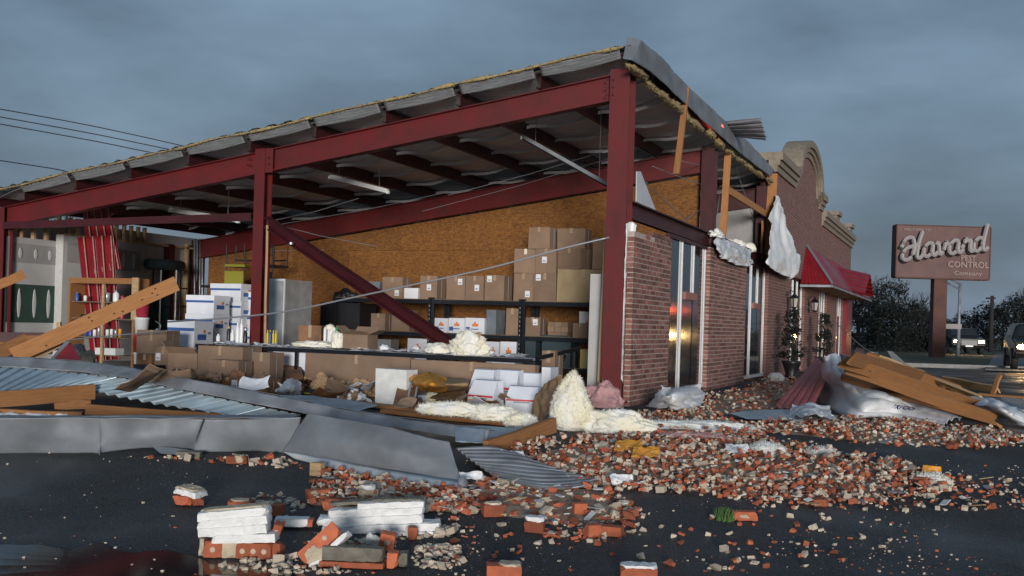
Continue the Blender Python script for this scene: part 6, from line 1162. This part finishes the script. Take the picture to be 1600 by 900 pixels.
q = fd(1548, 540, 70); ut = thing('utility_pole', 'bare wooden utility pole beyond the road', 'pole', (q.x, q.y, .06)); V, Fc = tube([(q.x, q.y, .06), (q.x, q.y, fd(1548, 462, 70).z)], .16, 8, .11); add('shaft', V, Fc, 'bark', ut, True); V, Fc = prism(RC(.12, .12), fd(1541, 466, 70), fd(1555, 466, 70)); add('cross_arm', V, Fc, 'bark', ut)
# --- overhead lines at the left and the pole that carries them
q = fd(470, 262, 46); po = thing('utility_pole', 'wooden utility pole standing behind the low end of the roof', 'pole', (q.x, q.y, .06)); V, Fc = tube([(q.x, q.y, .06), (q.x, q.y, q.z + .2)], .15, 8, .11); add('shaft', V, Fc, 'bark', po, True)
V, Fc = prism(RC(.12, .12), q + Vector((-1.0, 0, 0)), q + Vector((1.0, 0, 0))); add('cross_arm', V, Fc, 'bark', po)
for i, (a, m_, c) in enumerate((((-60, 160), (140, 196), (330, 238)), ((-60, 172), (140, 208), (310, 242)), ((-60, 183), (140, 219), (290, 247)), ((-60, 242), (80, 263), (190, 282)))):
    e = q + Vector((-.9 + .6 * i, 0, -.05 if i < 3 else -.8)); cable('power_line', ('highest of the three black overhead lines', 'middle of the three black overhead lines', 'lowest of the three black overhead lines', 'single overhead line well below the three others')[i], [fd(*a, 40), fd(*m_, 43), fd(*c, 45), e], .022, 'dark_wire', 'power line', 24, 'overhead lines')
# --- trees
def bare_tree(seed, h, spread=.5, levels=5):
    random.seed(seed); mb = MB()
    def br(p, d, L, r, lv):
        n = 3; pts = [p]; 
        for i in range(n): d = (d + Vector((U(-.18, .18), U(-.18, .18), U(-.02, .12)))).normalized(); pts.append(pts[-1] + d * L / n)
        mb.tube(pts, r, 5 if lv < 2 else 3, 0, r * .62)
        if lv >= levels: return
        for k in range(3 if lv else 5):
            a_ = U(0, 6.28); t_ = Vector((math.cos(a_), math.sin(a_), U(-.1, .6))) * spread * (1.1 if lv else 1.3); st = pts[-1] if k < 2 else pts[random.choice((1, 2, 3))]
            br(st, (d + t_).normalized(), L * U(.55, .78), r * .58, lv + 1)
    br(Vector((0, 0, -.1)), Vector((0, 0, 1)), h * .34, h * .018, 0); return mb.V, mb.F
def leaf_tree(seed, h, w, n=1500, low=.02, ls=1):
    random.seed(seed); V = []; Fc = []
    cl = [(Vector((U(-1, 1) * w * .5 * (1 - .55 * t_), U(-1, 1) * w * .5 * (1 - .55 * t_), h * (low + (1 - low) * t_))), U(.10, .22) * w) for t_ in [rnd() ** .85 for _ in range(46)]]
    for k in range(n):
        c, r = cl[k % len(cl)]; d = Vector((random.gauss(0, 1), random.gauss(0, 1), random.gauss(0, .8))).normalized() * r * rnd() ** .4; p = c + d; s_ = U(.06, .16) * w * .22 * ls
        a_, b_2 = Vector((U(-1, 1), U(-1, 1), U(-1, 1))).normalized() * s_, Vector((U(-1, 1), U(-1, 1), U(-1, 1))).normalized() * s_; o_ = len(V); V += [p - a_, p + b_2 * .6, p + a_, p - b_2 * .6]; Fc.append((o_, o_ + 1, o_ + 2, o_ + 3))
    return V, Fc
BT = [bare_tree(s_, 1.0, .48) for s_ in (3, 8, 15)]; BTm = [raw('branches', V, Fc, 'bark') for V, Fc in BT]
LT_ = [raw('crown', *leaf_tree(s_, 1.0, w_, 2600), 'leaf_dark') for s_, w_ in ((4, .8), (9, .9), (13, 1.1))]
TV, TF = tube([(0, 0, -.05), (.01, 0, .3), (0, .01, .75)], .03, 7, .012); TRm = raw('trunk', TV, TF, 'bark')
def plant_tree(kind, px, d, ytop, label, grp, i, wx=1.0):
    p = fd(px, 540, d); h = fd(px, ytop, d).z; t_ = thing('bare_tree' if kind == 'b' else 'evergreen_tree', label, 'tree', (p.x, p.y, .05), grp, i * 1.7); 
    if kind == 'b': o = link('branches', BTm[i % 3], t_); o.scale = (h * 1.05,) * 3
    else: 
        o = link('crown', LT_[i % 3], t_); o.scale = (h * wx, h * wx, h); o = link('trunk', TRm, t_); o.scale = (h, h, h)
TE, TB_ = 'dark evergreens beyond the lot', 'bare trees beyond the lot'
for i, (px, d, yt, wx) in enumerate(((1338, 66, 470, 1.3), (1356, 72, 462, 1.3), (1372, 62, 478, 1.4), (1392, 68, 442, 1.0), (1406, 60, 470, 1.3), (1424, 66, 482, 1.5), (1444, 70, 492, 1.7), (1460, 64, 500, 1.8), (1485, 80, 500, 1.6), (1512, 84, 492, 1.5), (1540, 82, 488, 1.5), (1566, 78, 478, 1.3), (1590, 74, 462, 1.1), (1614, 76, 470, 1.2))):
    plant_tree('e', px, d, yt, 'tallest round topped evergreen in the dark tree line' if i == 3 else 'dark leafy tree in the wood beyond the building' if i < 8 else 'dark leafy tree beyond the road', TE if i < 8 else TE + ' across the road', i, wx)
for i, (px, d, yt) in enumerate(((1345, 76, 410), (1366, 80, 402), (1352, 90, 425), (1428, 84, 440), (1444, 78, 448), (1414, 90, 452), (1532, 92, 472), (1575, 84, 452), (1596, 78, 425), (1608, 86, 440), (1520, 96, 478))):
    plant_tree('b', px, d, yt, 'bare branched tree rising over the dark wood beyond the building' if i < 3 else 'bare thin tree near the sign post' if i < 6 else 'bare tree beyond the road', TB_ + ('', ' by the sign', ' across the road')[0 if i < 3 else 1 if i < 6 else 2], i)
plant_tree('b', 96, 62, 268, 'small bare tree top showing above the low end of the roof', TB_ + ' behind', 1)
# --- vehicles with their headlights on
def vehicle(label, px, d, face, paint='car_paint', tall=1.0, amber=False, name='parked_car'):
    p = fd(px, 560, d); v_ = Vector((CX - p.x, CY - p.y, 0)).normalized(); rz2 = math.atan2(v_.y, v_.x) + face
    t_ = thing(name, label, 'car', (p.x, p.y, .08), None, rz2)
    prof = [(-2.2, .35), (2.15, .35), (2.25, .55), (2.2, .85), (1.2, 1.0), (.75, 1.45 * tall), (-1.7, 1.5 * tall), (-2.2, 1.0)]
    n = len(prof); V = [Vector((x, s_ * w_, z)) for s_ in (-1, 1) for (x, z) in prof for w_ in (.9 if z < 1.05 else .74,)]
    bm = bmesh.new(); bv = [bm.verts.new(v) for v in V]
    for f in [tuple(range(n)), tuple(range(2 * n - 1, n - 1, -1))] + [(i, n + i, n + (i + 1) % n, (i + 1) % n) for i in range(n)]: bm.faces.new([bv[i] for i in f])
    bmesh.ops.recalc_face_normals(bm, faces=bm.faces); bmesh.ops.bevel(bm, geom=list(bm.edges), offset=.05, segments=2, affect='EDGES'); me = bpy.data.meshes.new('body'); bm.to_mesh(me); bm.free(); me.materials.append(MATS[paint]); link('body', me, t_)
    link('windscreen', raw('windscreen', [(1.16, -.72, 1.06), (1.16, .72, 1.06), (.83, .64, 1.40 * tall), (.83, -.64, 1.40 * tall)], [(0, 1, 2, 3)], 'glass'), t_)
    for s_ in (-1, 1):
        link('side_window', raw('side_window', [(-1.5, s_ * .87, 1.06), (1.0, s_ * .87, 1.06), (.66, s_ * .765, 1.38 * tall), (-1.4, s_ * .765, 1.38 * tall)], [(0, 1, 2, 3)], 'glass'), t_)
        for x in (-1.35, 1.4):
            V, Fc = lathe([(.33, -.1), (.34, 0), (.33, .1)], n=18); wh = link('wheel', raw('wheel', [Vector((x + v.x, s_ * .83 + v.z, .33 + v.y)) for v in V], Fc, 'tyre', True), t_); V, Fc = lathe([(.2, -.105), (.2, .105)], n=14); link('rim', raw('rim', [Vector((x + v.x, s_ * .83 + v.z * 1.02, .33 + v.y)) for v in V], Fc, 'galv_dull'), wh)
        V, Fc = blob((0, 0, 0), .06, .16, .09, 0, 0, 1, 0, 3); link('headlight', raw('headlight', [v + Vector((2.22, s_ * .66, .66)) for v in V], Fc, 'lens', True), t_)
    link('grille', raw('grille', boxv(2.2, 2.27, -.42, .42, .5, .78), BF, 'black_plastic'), t_); link('number_plate', raw('number_plate', boxv(2.265, 2.28, -.2, .2, .42, .5), BF, 'white_plastic'), t_)
    if amber:
        for s_ in (-.35, .35): link('beacon', raw('beacon', boxv(-.15, .15, s_ - .18, s_ + .18, 1.5 * tall, 1.5 * tall + .14), BF, 'red_lens_and_glow' if s_ < 0 else 'amber_lens'), t_)
vehicle('dark car with bright headlights parked past the grass verge', 1622, 34, .10, 'car_paint', 1.0); vehicle('distant car with headlights on beyond the sign post', 1497, 60, .25, 'car_paint', 1.0); vehicle('car with headlights on waiting behind the beacon car', 1668, 37, .05, 'car_paint', 1.1, True)
# --- potted topiaries and wall lanterns by the side wall
for i, (px, py, yt) in enumerate(((1236, 592, 545), (1287, 572, 512))):
    g = onX(px, py, .62); g.z = 0; g = onZ(px, py, .0) if i == 0 else Vector((.62, onX(px, 540, .62).y, 0)); h = onX(px, yt, g.x).z if i else 1.0; pt = thing('potted_topiary', ('potted shrub in a black urn beside the third window', 'taller potted topiary under the awning')[i], 'plant', tuple(g), 'potted topiaries')
    V, Fc = lathe([(.14, 0), (.16, .03), (.12, .1), (.2, .34), (.23, .40), (.2, .40)], tuple(g), 14); add('pot', V, Fc, 'black_plastic', pt, True); V, Fc = tube([g + Vector((0, 0, .38)), g + Vector((.01, .01, 1.15))], .018, 6); add('stem', V, Fc, 'bark', pt)
    V, Fc = leaf_tree(40 + i, .75, .55, 1400, .05, 2.2); add('lower_foliage', [g + v + Vector((0, 0, .38)) for v in V], Fc, 'leaf_dark', pt); V, Fc = leaf_tree(50 + i, .42, .42, 900, .1, 2.2); add('upper_foliage', [g + v + Vector((0, 0, 1.1)) for v in V], Fc, 'leaf_dark', pt)
for i, (px, py) in enumerate(((1241, 472), (1273, 478))):
    q = onX(px, py, .32); la = thing('wall_lantern', ('black wall lantern on a bracket by the third window', 'black wall lantern further along under the awning')[i], 'lantern', (q.x, q.y, q.z - .22), 'wall lanterns')
    k_ = .62; V, Fc = lathe([(.10 * k_, -.20 * k_), (.15 * k_, .13 * k_), (.15 * k_, .14 * k_), (.09 * k_, .14 * k_)], (q.x, q.y, q.z), 4); add('glass_body', V, Fc, 'lantern_glass', la); V, Fc = lathe([(.19 * k_, .14 * k_), (.19 * k_, .16 * k_), (.04 * k_, .32 * k_), (.02 * k_, .38 * k_)], (q.x, q.y, q.z), 6); add('cap', V, Fc, 'black_metal', la); V, Fc = lathe([(.05 * k_, -.27 * k_), (.12 * k_, -.2 * k_), (.12 * k_, -.19 * k_)], (q.x, q.y, q.z), 6); add('base', V, Fc, 'black_metal', la)
    for k in range(4): an_ = k * 1.5708; V, Fc = tube([(q.x + .105 * k_ * math.cos(an_), q.y + .105 * k_ * math.sin(an_), q.z - .2 * k_), (q.x + .155 * k_ * math.cos(an_), q.y + .155 * k_ * math.sin(an_), q.z + .14 * k_)], .01, 5); add('bar', V, Fc, 'black_metal', la)
    V, Fc = tube([(q.x, q.y, q.z + .22), (q.x - .08, q.y, q.z + .28), (.08, q.y, q.z + .12)], .014, 5); add('bracket', V, Fc, 'black_metal', la)
